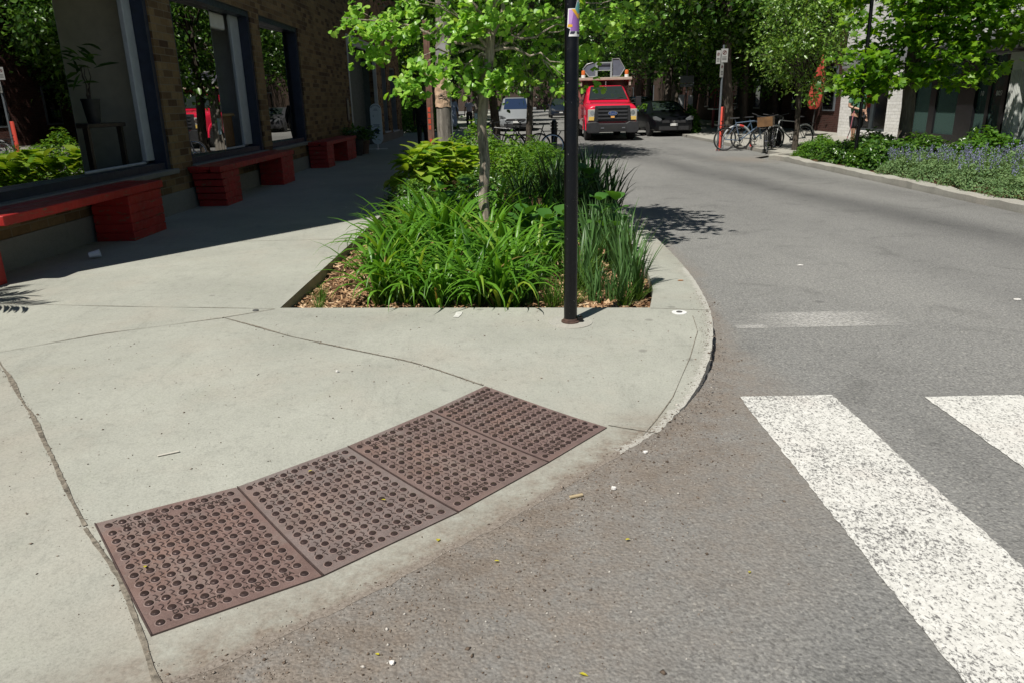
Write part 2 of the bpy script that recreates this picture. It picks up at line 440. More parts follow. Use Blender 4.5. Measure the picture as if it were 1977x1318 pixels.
def sheet(poly, hole, step_fn, hfun, bands):
    """triangulated ground sheet: outline + interior points on grids of growing step"""
    pts = list(poly); edges = [(i, (i+1) % len(poly)) for i in range(len(poly))]
    if hole:
        b = len(pts); pts += hole; edges += [(b+i, b+(i+1) % len(hole)) for i in range(len(hole))]
    for (x0, x1, y0, y1, st) in bands:
        xs = np.arange(x0+st*.37, x1, st); ys = np.arange(y0+st*.41, y1, st); gx, gy = np.meshgrid(xs, ys); g = np.stack([gx.ravel(), gy.ravel()], 1)
        ok = inside(g, poly)
        if hole: ok &= ~inside(g, hole)
        g = g[ok]; ok = seg_d(g, list(poly)+[poly[0]]) > st*.25
        if hole: ok &= seg_d(g, hole+[hole[0]]) > st*.25
        pts += [tuple(q) for q in g[ok]]
    v, e, f, *_ = delaunay_2d_cdt([Vector(p) for p in pts], edges, [], 1, 1e-5)
    P = np.array([tuple(q) for q in v]); T = np.array([tuple(q) for q in f if len(q) == 3])
    if hole: T = T[~inside(P[T].mean(1), hole)]
    T = T[inside(P[T].mean(1), poly)]
    a = P[T[:,1]]-P[T[:,0]]; b = P[T[:,2]]-P[T[:,0]]; fl = (a[:,0]*b[:,1]-a[:,1]*b[:,0]) < 0
    T[fl] = T[fl][:, ::-1]
    return P, T, hfun(P)

# ---- pavement on the left, with its planting bed cut out
WALLX = -4.77
pave_poly = dense(FULL_EDGE, .25) + [(WALLX-.3, 140), (WALLX-.3, 5.9), (-14, 5.9)]
hole = dense(BED + [BED[0]], .25)[:-1]
P2, T2, Z2 = sheet(pave_poly, hole, None, walk_h, [(-3.6,1.8,.3,6.0,.07),(-14,1.8,.2,12,.3),(-5.2,1.8,12,40,.9),(-5.2,-1,40,140,4)])
def skirts(V3, loop_idx_xy, zfun, z0):
    vs = []; fs = []
    L = loop_idx_xy; zt = zfun(np.array(L))
    for (x, y), z in zip(L, zt): vs += [(x, y, z), (x, y, z0)]
    n = len(L)
    return vs, [(2*i, 2*i+1, 2*i+3, 2*i+2) for i in range(n-1)]
V3 = np.column_stack([P2, Z2]); faces = [tuple(t) for t in T2]
v, f = skirts(V3, dense(FULL_EDGE, .25), walk_h, -.06); b = len(V3)
faces += [tuple(i+b for i in q) for q in f]; V3 = np.vstack([V3, np.array(v)])
v, f = skirts(V3, hole+[hole[0]], walk_h, -.08); b = len(V3)
faces += [tuple(i+b for i in reversed(q)) for q in f]; V3 = np.vstack([V3, np.array(v)])
me = bpy.data.meshes.new('pavement'); me.from_pydata([tuple(q) for q in V3], [], faces); me.update()
d_lip = seg_d(V3[:,:2], LIP[3:]); d_edge = seg_d(V3[:,:2], EDGE)
dirt = np.clip(1.15-d_lip/.26, 0, 1)*1.05 + np.clip(1-d_edge/.08, 0, 1)*.35*(V3[:,1] > 3.4)
at = me.attributes.new('dirt', 'FLOAT', 'POINT'); at.data.foreach_set('value', dirt.astype(np.float32))
sx_ = V3[:,0] - np.interp(V3[:,1], [1.7,1.9,2.2,2.45,2.77,3.47,4.3,4.44], [-1.0,-1.13,-1.37,-1.6,-1.88,-2.42,-3.13,-3.25])
slab = np.clip(-sx_/.01, 0, 1)*(V3[:,1] < 4.5)
rag = np.clip(1.05-d_lip/.075, 0, 1)*(V3[:,1] < 3.6)
wear = np.clip(1.0-d_edge/.10, 0, 1)*.85*((V3[:,1] > 3.1) & (V3[:,1] < 6.5))
for nm_, ar_ in (('rag', rag), ('wear', wear)):
    at = me.attributes.new(nm_, 'FLOAT', 'POINT'); at.data.foreach_set('value', ar_.astype(np.float32))
at = me.attributes.new('slab', 'FLOAT', 'POINT'); at.data.foreach_set('value', slab.astype(np.float32))
pav = link_mesh('pavement', me, MAT['concrete']); tag(pav, kind='structure')

# ---- road
road_poly = [(-40,-6),(40,-6),(40,5.2),(14,6.2),(9,7.4),(7.0,8.6),(6.75,9.6),(6.75,18.8),(6.45,20.0),(7.2,20.9),(7.2,140),(-1.35,140),(-1.35,20.2),(-.4,19.35),(1.0,18.6),(1.5,16.2),(1.5,8.4),(1.45,6.6),(1.3,5.0),(1.0,4.0),(.6,3.4),(-.1,2.68),(-.9,1.95),(-1.9,1.3),(-3.2,.75),(-6,.45),(-14,.4),(-40,.4)]
P2, T2, Z2 = sheet(dense(road_poly, 1.0), None, None, lambda p: np.zeros(len(p)), [(-2.5,4.5,.3,6.5,.07),(-4,8,6.5,13,.25),(-1,8,13,30,.6),(-1,8,30,140,3),(-10,12,-5,.3,1)])
V3 = np.column_stack([P2, Z2]); me = np_mesh(V3, T2, 'road')
d = seg_d(P2, FULL_EDGE)
wid = np.interp(P2[:,1], [0,1.5,2.3,3.2,3.8,4.6,5.5,8,12,19,30], [1.0,1.05,1.0,.85,.5,.17,.11,.14,.12,.12,.12])
dirt = np.clip(1.15-d/wid, 0, 1)**.8
at = me.attributes.new('dirt', 'FLOAT', 'POINT'); at.data.foreach_set('value', dirt.astype(np.float32))
x, y = P2[:,0], P2[:,1]
turn = np.interp(y, [0,8,12,17,21,30,50], [6.4,5.5,4.9,4.2,3.6,3.2,3.0])
dirt2 = np.clip(1-np.hypot((x-6.1)/1.0, (y-19.6)/1.5), 0, 1)*1.2; at.data.foreach_set('value', np.clip(np.maximum(dirt, dirt2),0,1).astype(np.float32))
band = 1.0*np.exp(-((x-turn)/.55)**2)*np.clip((y-4)/5,0,1)*np.clip((60-y)/40,0,1) + .7*np.exp(-((x-turn-1.5)/.45)**2)*np.clip((y-6)/5,0,1)*np.clip((60-y)/40,0,1)
at = me.attributes.new('band', 'FLOAT', 'POINT'); at.data.foreach_set('value', np.clip(band,0,1).astype(np.float32))
road = link_mesh('road', me, MAT['asphalt']); tag(road, kind='structure')

# ---- one big sheet of ground below everything
g = MB().quad((-600,-300,-.05),(600,-300,-.05),(600,900,-.05),(-600,900,-.05)).build('ground', m_asphalt('ground_asphalt', False)); tag(g, kind='structure')

# ---- bed soil on the left
def soil_h(p): return .012 + .018*np.sin(p[:,0]*5+p[:,1]*3.1) + .012*np.sin(p[:,0]*11-p[:,1]*7)
P2, T2, Z2 = sheet([(p[0]*1.01, p[1]) for p in hole], None, None, soil_h, [(-1.8,1.4,5.2,10,.08),(-1.8,1.4,10,18.6,.3)])
s = link_mesh('planting_bed_soil', np_mesh(np.column_stack([P2, Z2]), T2), MAT['soil'], smooth=True); tag(s, kind='structure')

# ---- joints of grit between the slabs: thin irregular strips laid on the concrete
def joint(pts, w, name='pavement_joint', mat='groove', lift=.004):
    pts = dense(pts, .035); V = []; F = []
    P = np.array(pts); Z = walk_h(P)+lift
    for i in range(len(P)):
        a = P[max(i-1,0)]; b = P[min(i+1,len(P)-1)]; t = b-a; t = t/np.hypot(*t); nrm = np.array([-t[1], t[0]])
        wl = w*(.5+.35*math.sin(i*.31+pts[0][0])+.3*random.random()); wr = w*(.5+.35*math.sin(i*.23+pts[0][1])+.3*random.random()); off = math.sin(i*.17)*w*.25
        V += [(*(P[i]+nrm*(wl*.5+off)), Z[i]), (*(P[i]-nrm*(wr*.5-off)), Z[i])]
        if i: F.append((2*i-2, 2*i-1, 2*i+1, 2*i))
    m = MB().add(V, F).build(name, MAT[mat]); tag(m, kind='structure'); return m
joint([(-3.13,4.30),(-2.42,3.47),(-1.88,2.77),(-1.60,2.46)], .027)
joint([(-1.60,2.44),(-1.37,2.18),(-1.13,1.88),(-1.0,1.70)], .026)
joint([(-2.07,5.16),(-1.45,4.67),(-.74,4.21),(-.16,3.82)], .016)
joint([(-3.25,4.44),(-2.76,4.82),(-2.07,5.15),(-1.76,5.36)], .011)
joint([(-14,5.6),(-4.12,5.72),(-3.16,5.56),(-1.76,5.37)], .009)
joint([(1.25,4.95),(1.20,4.60),(1.06,4.20),(.86,3.72),(.62,3.28)], .006)
joint([(.47,3.40),(.70,3.30)], .008)
joint([(1.00,5.17),(1.41,5.08)], .008)
for yy in (8.3, 11.2, 14.1, 17.0, 20.5, 24): joint([(WALLX, yy),(-1.75, yy+.03)], .010)
joint([(-14,2.9),(-6,3.35),(-3.9,4.0),(-3.25,4.44)], .012)
CH = plain('chalk', (.55,.55,.52), .95, var=.35, scale=30)
for pts in ([(-2.95,11.0),(-2.72,11.2),(-2.45,11.15),(-2.35,10.95),(-2.5,10.75),(-2.8,10.72)], [(-2.3,11.5),(-2.1,11.7),(-1.95,11.6)], [(-2.75,13.6),(-2.4,13.6)], [(-2.45,14.2),(-2.35,13.2)], [(-2.2,17.5),(-1.8,17.6)], [(-2.6,12.5),(-2.3,12.45),(-2.2,12.3)], [(-3.3,9.6),(-3.0,9.65)]):
    MAT['chalk'] = CH; joint(smooth_poly(pts, 2), .013, 'chalk_mark', 'chalk', .005)
for yy in (8.9, 12.5, 15.2): joint([(1.29,yy),(1.57,yy+.01)], .01)

# ---- right-hand kerb, bed and pavement
RK = [(60,4.0),(14,5.9),(9,7.2),(7.1,8.5),(6.8,9.5),(6.78,12),(6.78,18.7),(6.62,19.4),(6.75,19.85),(7.2,20.1)]
RKd = dense(RK, .22)
kin = []
for i, p in enumerate(RKd):
    a = Vector(RKd[max(i-1,0)]); b_ = Vector(RKd[min(i+1,len(RKd)-1)]); t = (b_-a).normalized(); kin.append((p[0]+t.y*.24, p[1]-t.x*.24))
V = []; F = []
for (a, b_) in zip(RKd, kin):
    h = KH + .012*math.sin(a[1]*2.1) + random.uniform(-.012,.012); a = (a[0]+random.uniform(-.016,.016), a[1])
    V += [(a[0],a[1],-.06),(a[0],a[1],h-.012),(a[0]+.0+(b_[0]-a[0])*.06,a[1]+(b_[1]-a[1])*.06,h),(b_[0],b_[1],h),(b_[0],b_[1],.0)]
k = 5
for i in range(len(RKd)-1):
    for j in range(4): F.append((i*k+j, (i+1)*k+j, (i+1)*k+j+1, i*k+j+1))
kb = MB().add(V, F).build('kerb', MAT['old_concrete']); tag(kb, kind='structure')
rb = MB().prism([(7.05,8.9),(9.0,7.5),(9.3,8.5),(9.3,19.4),(7.2,19.7),(7.05,19)], -.04, .07).build('flower_bed_soil', MAT['soil']); tag(rb, kind='structure')
rp = MB().prism([(9.3,7.3),(60,5),(60,60),(7.25,140),(7.25,20.2),(9.3,19.5)], -.05, .09).build('far_pavement', MAT['old_concrete']); tag(rp, kind='structure')
# ================================================================== painted markings
def m_paint(name, cover=.5, hard=.08):
    n = N(name)
    vec = n.mapping((1, .72, 1), (0,0,.5))
    w = n.noise(92, 8, .74, vec, .3); big = n.noise(2.3, 4, .6)
    t = n.math('ADD', w, n.math('MULTIPLY', n.math('SUBTRACT', big, .5), .20))
    fac = n.ramp(t, [(cover-hard, 0), (cover+hard*.4, 1)])
    white = n.ramp(n.noise(24, 6, .7), [(.3, (.54,.535,.495,1)), (.7, (.74,.735,.69,1))])
    white = n.mix(n.ramp(n.noise(1.7, 4), [(.55, 0), (.8, .4)]), white, (.58,.50,.45,1))
    dark = n.ramp(n.noise(60, 5, .7), [(.3, (.09,.088,.085,1)), (.7, (.20,.195,.19,1))])
    n.set(n.mix(fac, dark, white), n.ramp(fac, [(0, .9), (1, .62)]), 0, .35)
    n.bump(n.math('ADD', n.math('MULTIPLY', fac, .6), n.noise(90, 5, .7)), .45, .006); return n.mat
def m_ghost(name, cover):
    """worn-away line: paint flakes left on asphalt"""
    n = N(name); w = n.noise(70, 8, .8, n.mapping((.7,1,1)), .2)
    fac = n.ramp(n.math('ADD', w, n.math('MULTIPLY', n.attr('fade'), .34)), [(cover, 0), (cover+.22, .8)])
    tr = n.node('ShaderNodeBsdfTransparent'); mx = n.node('ShaderNodeMixShader')
    n.set((.56,.55,.52,1), .7, 0, .3)
    n.L(fac, mx.inputs[0]); n.L(tr.outputs[0], mx.inputs[1]); n.L(n.p.outputs[0], mx.inputs[2]); n.L(mx.outputs[0], n.out.inputs[0]); return n.mat
PAINT = m_paint('road_paint', .468, .055); PAINT2 = m_paint('road_paint_fresh', .45, .055)
def stripe(x0, x1, y0, y1, mat, name='crosswalk_stripe', z=.004):
    out = dense([(x0,y0),(x1,y0),(x1,y1),(x0,y1),(x0,y0)], .03)[:-1]
    out = [(a+random.uniform(-.004,.004), b+random.uniform(-.003,.003)) for a, b in out]
    o = MB().add([(a,b,z) for a, b in out], [tuple(range(len(out)))]).build(name, mat)
    return tag(o, kind='structure')
stripe(1.225, 1.728, -1.2, 3.745, PAINT)
stripe(2.195, 2.71, -1.2, 3.69, PAINT2)
for i in range(2, 6): stripe(1.225+.976*i, 1.728+.976*i, -1.2, 3.68, PAINT2)
for i in range(1, 4): stripe(1.225-.976*i, 1.728-.976*i, -1.2, [0,.9,.2,-.1][i], PAINT2)
gx = np.linspace(1.58, 3.1, 28); gy = np.linspace(4.98, 5.36, 8)
V = [(a, b, .004) for b in gy for a in gx]; F = [(j*28+i, j*28+i+1, (j+1)*28+i+1, (j+1)*28+i) for j in range(7) for i in range(27)]
me = bpy.data.meshes.new('stop'); me.from_pydata(V, [], F)
fd = [math.exp(-((a-2.25)/.8)**2)*.96 - .15*((b-4.98)/.38 > .9) for b in gy for a in gx]
fd = [q + (.35 if (b < 5.04 and a < 1.8) else 0) for q, (a, b, _) in zip(fd, V)]
at = me.attributes.new('fade', 'FLOAT', 'POINT'); at.data.foreach_set('value', np.array(fd, np.float32))
o = link_mesh('stop_line', me, m_ghost('worn_line', .70)); tag(o, kind='structure')
# small paint mark on the pavement by the bed
pm = MB().add([(-.41,5.04,KH+.004),(-.372,5.03,KH+.004),(-.355,5.10,KH+.004),(-.35,5.17,KH+.004),(-.395,5.175,KH+.004),(-.40,5.1,KH+.004)], [(0,1,2,3,4,5)]).build('paint_mark', plain('chalk_white', (.58,.58,.54), .8, var=.25, scale=40)); tag(pm, kind='structure')
# ================================================================== tactile plates
def m_iron(name, col):
    n = N(name)
    c = n.ramp(n.noise(7, 6, .65), [(.3, tuple(k*.72 for k in col)+(1,)), (.55, tuple(col)+(1,)), (.78, tuple(k*1.25 for k in col)+(1,))])
    c = n.mix(n.ramp(n.noise(2.6, 5, .6), [(.48, 0), (.70, .55)]), c, (.255,.160,.122,1))
    c = n.mix(n.ramp(n.noise(4.1, 6, .7), [(.52, 0), (.74, .8)]), c, (.225,.205,.188,1))
    c = n.mix(.8, c, n.ramp(n.noise(190, 5, .75), [(.25, .6), (.55, 1), (.8, 1.3)]), 'MULTIPLY')
    n.set(c, n.ramp(n.noise(16, 4), [(.3, .55), (.7, .8)]), .15, .4)
    n.bump(n.noise(160, 5, .75), .35, .004); return n.mat
DOME = plain('worn_dome', (.095,.064,.056), .24, metal=.55, spec=.6, var=.4, scale=30)
RING = plain('dome_ring', (.235,.17,.15), .7, var=.3, scale=40)
LETT = plain('cast_letter', (.060,.042,.036), .6, var=.3, scale=30)
MARK = plain('cast_mark', (.070,.047,.042), .6, var=.3, scale=30)
IRONS = [m_iron('rust_iron', (.200,.134,.118)), m_iron('grey_rust_iron', (.212,.168,.155)), m_iron('rust_iron_b', (.198,.142,.128)), m_iron('rust_iron_c', (.190,.132,.120))]
BACK = [(-1.58,2.46),(-1.14,2.73),(-.76,3.09),(-.42,3.47),(-.15,3.80)]
FRONT = [(-1.13,1.91),(-.67,2.20),(-.23,2.60),(.15,3.01),(.46,3.37)]
def plate(i, label):
    b0, b1, f0, f1 = [np.array(p) for p in (BACK[i], BACK[i+1], FRONT[i], FRONT[i+1])]
    e = .003
    def q(u, v, z=0.):
        u = e + u*(1-2*e); p = (f0*(1-u)+f1*u)*(1-v) + (b0*(1-u)+b1*u)*v
        h = float(walk_h(np.array([p]))[0]) + .007 + z
        return (p[0], p[1], h)
    base = np.array(q(.5, 0)); t = thing('tactile_plate', label, 'tactile plate', tuple(base), 0, 'rusty tactile plates along the ramp')
    def Q(u, v, z=0.): return tuple(np.array(q(u, v, z))-base)
    mb = MB(); n = 12
    V = [Q(a/n, b/n) for b in range(n+1) for a in range(n+1)]
    mb.add(V, [(j*(n+1)+k, j*(n+1)+k+1, (j+1)*(n+1)+k+1, (j+1)*(n+1)+k) for j in range(n) for k in range(n)], 0)
    ring = [(a/n, 0) for a in range(n+1)] + [(1, b/n) for b in range(1, n+1)] + [(a/n, 1) for a in range(n-1, -1, -1)] + [(0, b/n) for b in range(n-1, 0, -1)]
    mb.loft([[Q(*p) for p in ring], [Q(*p, -.02) for p in ring]], 3, cap=False)
    # raised rim and dark seam on both sides
    for uu in ((.0,) if i == 0 else (.0,)):
        mb.loft([[Q(uu, k/n, .0005), Q(uu, k/n, .0035), Q(uu+.008, k/n, .0035), Q(uu+.008, k/n, .0005)] for k in range(n+1)], 3)
    wU = math.dist(f0, f1); wV = math.dist(f0, b0)
    nu, nv = 10, 12
    for a in range(nu):
        for b in range(nv):
            u = (a+.5)/nu*.95+.025 + random.uniform(-.004,.004); v = (b+.5)/nv*.965+.018
            w_here = wU*(1-v)+math.dist(b0, b1)*v
            R = .0138
            def circ(r, z, k=14): return [Q(u+r*math.cos(2*PI*j/k)/w_here, v+r*math.sin(2*PI*j/k)/wV, z) for j in range(k)]
            r0, r1 = circ(R*1.30, .0006), circ(R*1.05, .0012)
            mb.loft([r0, r1], 2, cap=False)
            hh = .0075*random.uniform(.8,1.1)
            mb.loft([r1, circ(R*.92, hh*.62), circ(R*.62, hh*.92), circ(R*.2, hh)], 1)
            # small cast marks between the domes
            for (du, dv, rot) in ((.5, .0, 0), (.0, .5, 1), (.5, .5, 0), (.5, .28, 1)):
                uu, vv = u+du/nu, v+dv/nv
                if uu > .97 or vv > .98 or abs(vv-.0985) < .025 or abs(vv-.9025) < .025: continue
                L, wd = (.010, .0036) if rot else (.007, .0055)
                an = random.uniform(-.3,.3) + (.7 if rot else 1.9)
                pts = []
                for (px, py) in ((-L,-wd*.4),(L*.6,-wd*.4),(L,wd),(L*.3,wd*.2),(-L,wd*.4)):
                    x, y = px*math.cos(an)-py*math.sin(an), px*math.sin(an)+py*math.cos(an)
                    pts.append((uu+x/w_here, vv+y/wV))
                mb.loft([[Q(*p, .0004) for p in pts], [Q(*p, .0026) for p in pts]], 3)
    mb.build('casting', [IRONS[i], DOME, RING, MARK], t)
    for body, u0, v0, flip in (('DURALAST®', .30, .0985, 1), ('MADE IN USA', .72, .0985, 1), ('MADE IN USA', .30, .9025, -1), ('DURALAST®', .74, .9025, -1)):
        tm = text_mesh(body, .028, .0012)
        for vtx in tm.vertices:
            x, y, z = vtx.co
            vtx.co = Q(u0+flip*x/wU, v0+flip*y/wV, .0016+z)
        link_mesh('raised_lettering', tm, LETT, t)
    return t
for i, l in enumerate(['reddish rusty cast tactile plate nearest the camera, at the lower left end of the row', 'grey-brown tactile plate with pale scuffs, second up from the lower left end',
                       'rusty tactile plate third up the row, with the plate at the far tip beyond it', 'rusty tactile plate at the far upper tip of the row, pointing towards the post']):
    plate(i, l)

# ================================================================== black sign post with a sticker
def m_black_paint():
    n = N('black_gloss_paint')
    chip = n.ramp(n.noise(70, 4, .6), [(.68, 0), (.72, 1)])
    n.set(n.mix(chip, (.0025,.0025,.003,1), (.16,.155,.15,1)), n.ramp(n.noise(9, 5, .7), [(.3, .22), (.7, .42)]), 0, .35)
    n.bump(n.noise(60, 5, .7), .12, .004); return n.mat
BLACK = m_black_paint()
RUST = plain('rust', (.075,.042,.03), .85, var=.5, scale=40)
SCUFF = plain('sticker_white', (.75,.75,.73), .5, var=.1)
px, py = .40, 4.865; pz = KH
post = thing('sign_post', 'tall glossy black round post standing on the pavement in front of the planting bed', 'post', (px, py, pz))
MB().lathe([(.0445,0),(.0445,2.26),(.036,2.29)], n=28).build('pole', BLACK, post, smooth=True)
mb = MB().lathe([(.062,0),(.062,.012),(.049,.014),(.0475,.026),(.0455,.03)], n=28)
mb.build('base_collar', RUST, post, smooth=True)
b = MB().box(.045,.085,-.018,.018,0,.035); b.lathe([(.009,.035),(.009,.05),(.004,.052)], (.068,0,0), 8); b.build('bolt_lug', BLACK, post, bevel=.003)
MB().lathe([(.15,-.004),(.15,.003)], n=30).build('mortar_ring', m_concrete('mortar', (.39,.385,.34), dirtedge=False), post)
st_m = [plain('sticker_purple', (.30,.13,.42), .5, var=.12), plain('sticker_lilac', (.50,.30,.60), .5, var=.1), plain('sticker_yellow', (.75,.42,.03), .5, var=.1), plain('sticker_teal', (.12,.42,.38), .5, var=.15), SCUFF, plain('sticker_dark', (.03,.025,.05), .5)]
mb = MB()
def cyl(poly, m, lift):
    r = .0445 + lift; fine = dense(list(poly)+[poly[0]], .006)[:-1]
    cx = sum(p[0] for p in poly)/len(poly); cz = sum(p[1] for p in poly)/len(poly)
    P = lambda x, z: (r*math.sin(x/.0445), -r*math.cos(x/.0445), z)
    for kk in range(4):
        pass
    ring = fine; vs = [P(cx, cz)]; fs = []; lv = 4
    for s in range(1, lv+1): vs += [P(cx+(x-cx)*s/lv, cz+(z-cz)*s/lv) for x, z in ring]
    n = len(ring)
    for k in range(n): fs.append((0, 1+k, 1+(k+1) % n))
    for s in range(1, lv):
        a = 1+(s-1)*n; b2 = 1+s*n
        for k in range(n): fs.append((a+k, b2+k, b2+(k+1) % n, a+(k+1) % n))
    mb.add(vs, fs, m)
z0 = 1.94-pz-.03
cyl([(-.022,z0),(.062,z0),(.064,z0+.16),(.052,z0+.20),(.030,z0+.20),(.018,z0+.155),(-.026,z0+.155),(-.032,z0+.05),(-.012,z0+.042)], 4, .0006)
cyl([(-.012,z0+.03),(.058,z0+.03),(.058,z0+.12),(.020,z0+.145),(-.002,z0+.145)], 0, .0012)
cyl([(-.022,z0+.07),(-.004,z0+.07),(.010,z0+.148),(-.020,z0+.148)], 1, .0018)
cyl([(-.028,z0+.052),(.000,z0+.052),(.001,z0+.066),(-.026,z0+.068)], 2, .0022)
cyl([(-.006,z0+.150),(.016,z0+.150),(.036,z0+.120),(.058,z0+.128),(.060,z0+.108),(.036,z0+.096)], 2, .0026)
cyl([(.016,z0+.148),(.036,z0+.126),(.056,z0+.134),(.054,z0+.180),(.046,z0+.192),(.032,z0+.190)], 3, .0020)
cyl([(-.014,z0+.014),(.010,z0+.014),(.018,z0+.028),(-.010,z0+.028)], 5, .0020)
cyl([(.028,z0+.014),(.056,z0+.012),(.058,z0+.026),(.030,z0+.028)], 5, .0020)
mb.build('sticker', st_m, post)

# ================================================================== small things on the ground
def m_simple(n, c, r=.7): return plain(n, c, r, var=.2, scale=30)
cup = MB(); prof = [(.027,0),(.037,.098),(.0395,.099),(.0395,.103),(.0355,.103),(.0255,.004)]
for k in range(20): pass
cup.lathe(prof, n=24)
c = cup.build('paper_cup', plain('paper_white', (.72,.74,.76), .6, var=.05), smooth=True)
c.location = (-4.25, 7.46, KH+.041); c.rotation_euler = (0, rad(82), rad(22)); tag(c, 'white disposable cup lying on its side in the shade near the red bench', 'cup')
yl = leaf_mat('yellow_leaf', [lin(190,180,60), lin(215,205,70)], .2)
for k, (x, y) in enumerate([(-.29,2.40),(.42,2.39),(-.08,2.27),(-.41,1.81),(.17,1.72),(.79,2.17),(-1.28,2.21),(-.52,2.66),(-.86,2.86)]):
    v, t = leaf_cloud(tmpl_oval(.5), [(0,0,.004)], np.array([[.2*random.uniform(-1,1),.2,1.]]), rand_dirs(1)*np.array([[1,1,.1]]), [random.uniform(.018,.034)])
    o = link_mesh('fallen_leaf', np_mesh(v, t), yl); h = float(walk_h(np.array([(x,y)]))[0]) if y > x*.96+2.58 else 0
    o.location = (x, y, h + (.016 if k > 5 else .004))
    lab = ['small yellow leaf lying just below the pale kerb edge under the plates', 'small yellow leaf alone on the asphalt left of the first crosswalk stripe', 'small yellow leaf in the brown grit near the ramp edge', 'small yellow leaf in the grit at the photo bottom, left of a paper scrap', 'small yellow leaf on the asphalt at the very bottom edge of the photo', 'tiny yellow leaf close to the left edge of the long crosswalk stripe', 'yellow leaf lying on the nearest rusty plate', 'yellow leaf lying on the second plate', 'yellow leaf lying at the seam between the first and second plates'][k]
    tag(o, lab, 'leaf', 'yellow leaves dropped around the ramp')
sc_m = m_simple('paper_scrap', (.70,.68,.64), .8)
for k, (x, y, s, lab) in enumerate([(.60,3.10,.015,'white paper scrap on the grit by the right tip of the ramp'), (.41,2.77,.014,'white paper scrap on the grit in front of the third plate'), (-.37,1.78,.012,'white paper scrap at the bottom edge of the photo'), (-.99,3.97,.013,'white scrap lying on the bare pavement slab left of the joint'), (2.76,6.97,.03,'pale scrap on the roadway beyond the worn stop line'), (3.93,5.58,.04,'pale scrap on the roadway near the right edge of the photo')]):
    mb = MB(); n = 9
    pts = [(s*math.cos(2*PI*i/n)*random.uniform(.5,1.1), s*math.sin(2*PI*i/n)*random.uniform(.4,.9)) for i in range(n)]
    mb.add([(0,0,.010)]+[(a,b,random.uniform(.001,.010)) for a,b in pts]+[(0,0,.006)]+[(a,b,0) for a,b in pts], [(0,1+i,1+(i+1)%n) for i in range(n)]+[(1+n,2+n+(i+1)%n,2+n+i) for i in range(n)]+[(1+i,2+n+i,2+n+(i+1)%n,1+(i+1)%n) for i in range(n)])
    o = mb.build('litter_scrap', sc_m); o.location = (x, y, (float(walk_h(np.array([(x,y)]))[0]) if k == 3 else 0)+.004); tag(o, lab, 'litter')
o = MB().box(-.03,.03,-.006,.006,0,.010).build('wooden_stick', plain('stick_wood', (.45,.36,.22), .8), bevel=.002); o.location = (.25,2.71,.004); o.rotation_euler = (0,0,.35); tag(o, 'short pale wooden stick on the grit in front of the plates', 'stick')
o = MB().box(-.045,.045,-.004,.004,0,.006).build('wooden_stick', plain('twig_pale', (.55,.52,.45), .8), bevel=.002); o.location = (-1.52,2.98,float(walk_h(np.array([(-1.52,2.98)]))[0])+.003); o.rotation_euler = (0,0,.5); tag(o, 'pale dry twig on the slab behind the nearest plates', 'stick')
for (x, y, lab) in ((1.18,5.045,'small round metal marker in a pale ring by the right corner of the bed'), (-1.89,5.33,'small dark round metal marker by the left corner of the bed')):
    t = thing('survey_marker', lab, 'marker', (x, y, KH))
    if x > 0: MB().lathe([(.052,.0),(.052,.004)], n=20).build('paint_ring', MAT_W if 'MAT_W' in globals() else SCUFF, t)
    MB().lathe([(.022,.0),(.022,.007),(.018,.009)], n=16).build('cap', m_simple('cap_metal', (.10,.10,.095), .5), t)
o = MB().lathe([(.0,.0045),(.05,.0045)], n=14, cap=False).build('rust_stain', plain('orange_paint', (.42,.17,.05), .8, var=.4, scale=60)); o.location = (1.40,6.0,KH); o.scale = (1,.55,1); o.scale = (.5,.3,1); tag(o, kind='structure')

# gravel, grit and bark: nobody could count them
def pebbles(name, pts, size, mats, zf):
    P = np.array(pts); k = len(P)
    oct_v = np.array([(1,0,0),(-1,0,0),(0,1,0),(0,-1,0),(0,0,.7),(0,0,-.7)]); oct_f = np.array([(0,2,4),(2,1,4),(1,3,4),(3,0,4),(2,0,5),(1,2,5),(3,1,5),(0,3,5)])
    S = size*(.4+RNG.gamma(1.6,.5,k)); A = RNG.random(k)*2*PI
    tv = oct_v[None]*np.stack([np.ones(k), .5+.5*RNG.random(k), .5+.5*RNG.random(k)],1)[:,None,:] + RNG.normal(size=(k,6,3))*.15
    ca, sa = np.cos(A)[:,None], np.sin(A)[:,None]
    V = np.stack([tv[:,:,0]*ca-tv[:,:,1]*sa, tv[:,:,0]*sa+tv[:,:,1]*ca, tv[:,:,2]],2)*S[:,None,None]
    V[:,:,0] += P[:,0:1]; V[:,:,1] += P[:,1:2]; V[:,:,2] += zf(P)[:,None] + .25*S[:,None]
    T = oct_f[None] + (np.arange(k)*6)[:,None,None]
    o = link_mesh(name, np_mesh(V.reshape(-1,3), T.reshape(-1,3)), mats); return tag(o, kind='stuff')
def m_grit():
    n = N('loose_grit'); g = n.node('ShaderNodeNewGeometry')
    n.set(n.ramp(g.outputs['Random Per Island'], [(0,(.07,.05,.035,1)),(.35,(.16,.12,.09,1)),(.6,(.24,.19,.15,1)),(.85,(.30,.27,.23,1)),(1,(.52,.49,.44,1))]), .9, 0, .3); return n.mat
pts = []
E2 = dense(EDGE, .02)
for (ex, ey) in E2:
    if ey > 5.6 or ey < 1.2: continue
    w = float(np.interp(ey, [1.2,2.3,3.2,3.8,4.6,5.6], [.5,.42,.34,.16,.06,.05]))
    for _ in range(int(np.interp(ey, [1.2,2.5,3.4,4,5.6], [60,60,55,26,10]))):
        r = abs(random.gauss(0, w)); pts.append((ex+r*.72+random.gauss(0,.03)-.05, ey-r*.70+random.gauss(0,.03)))
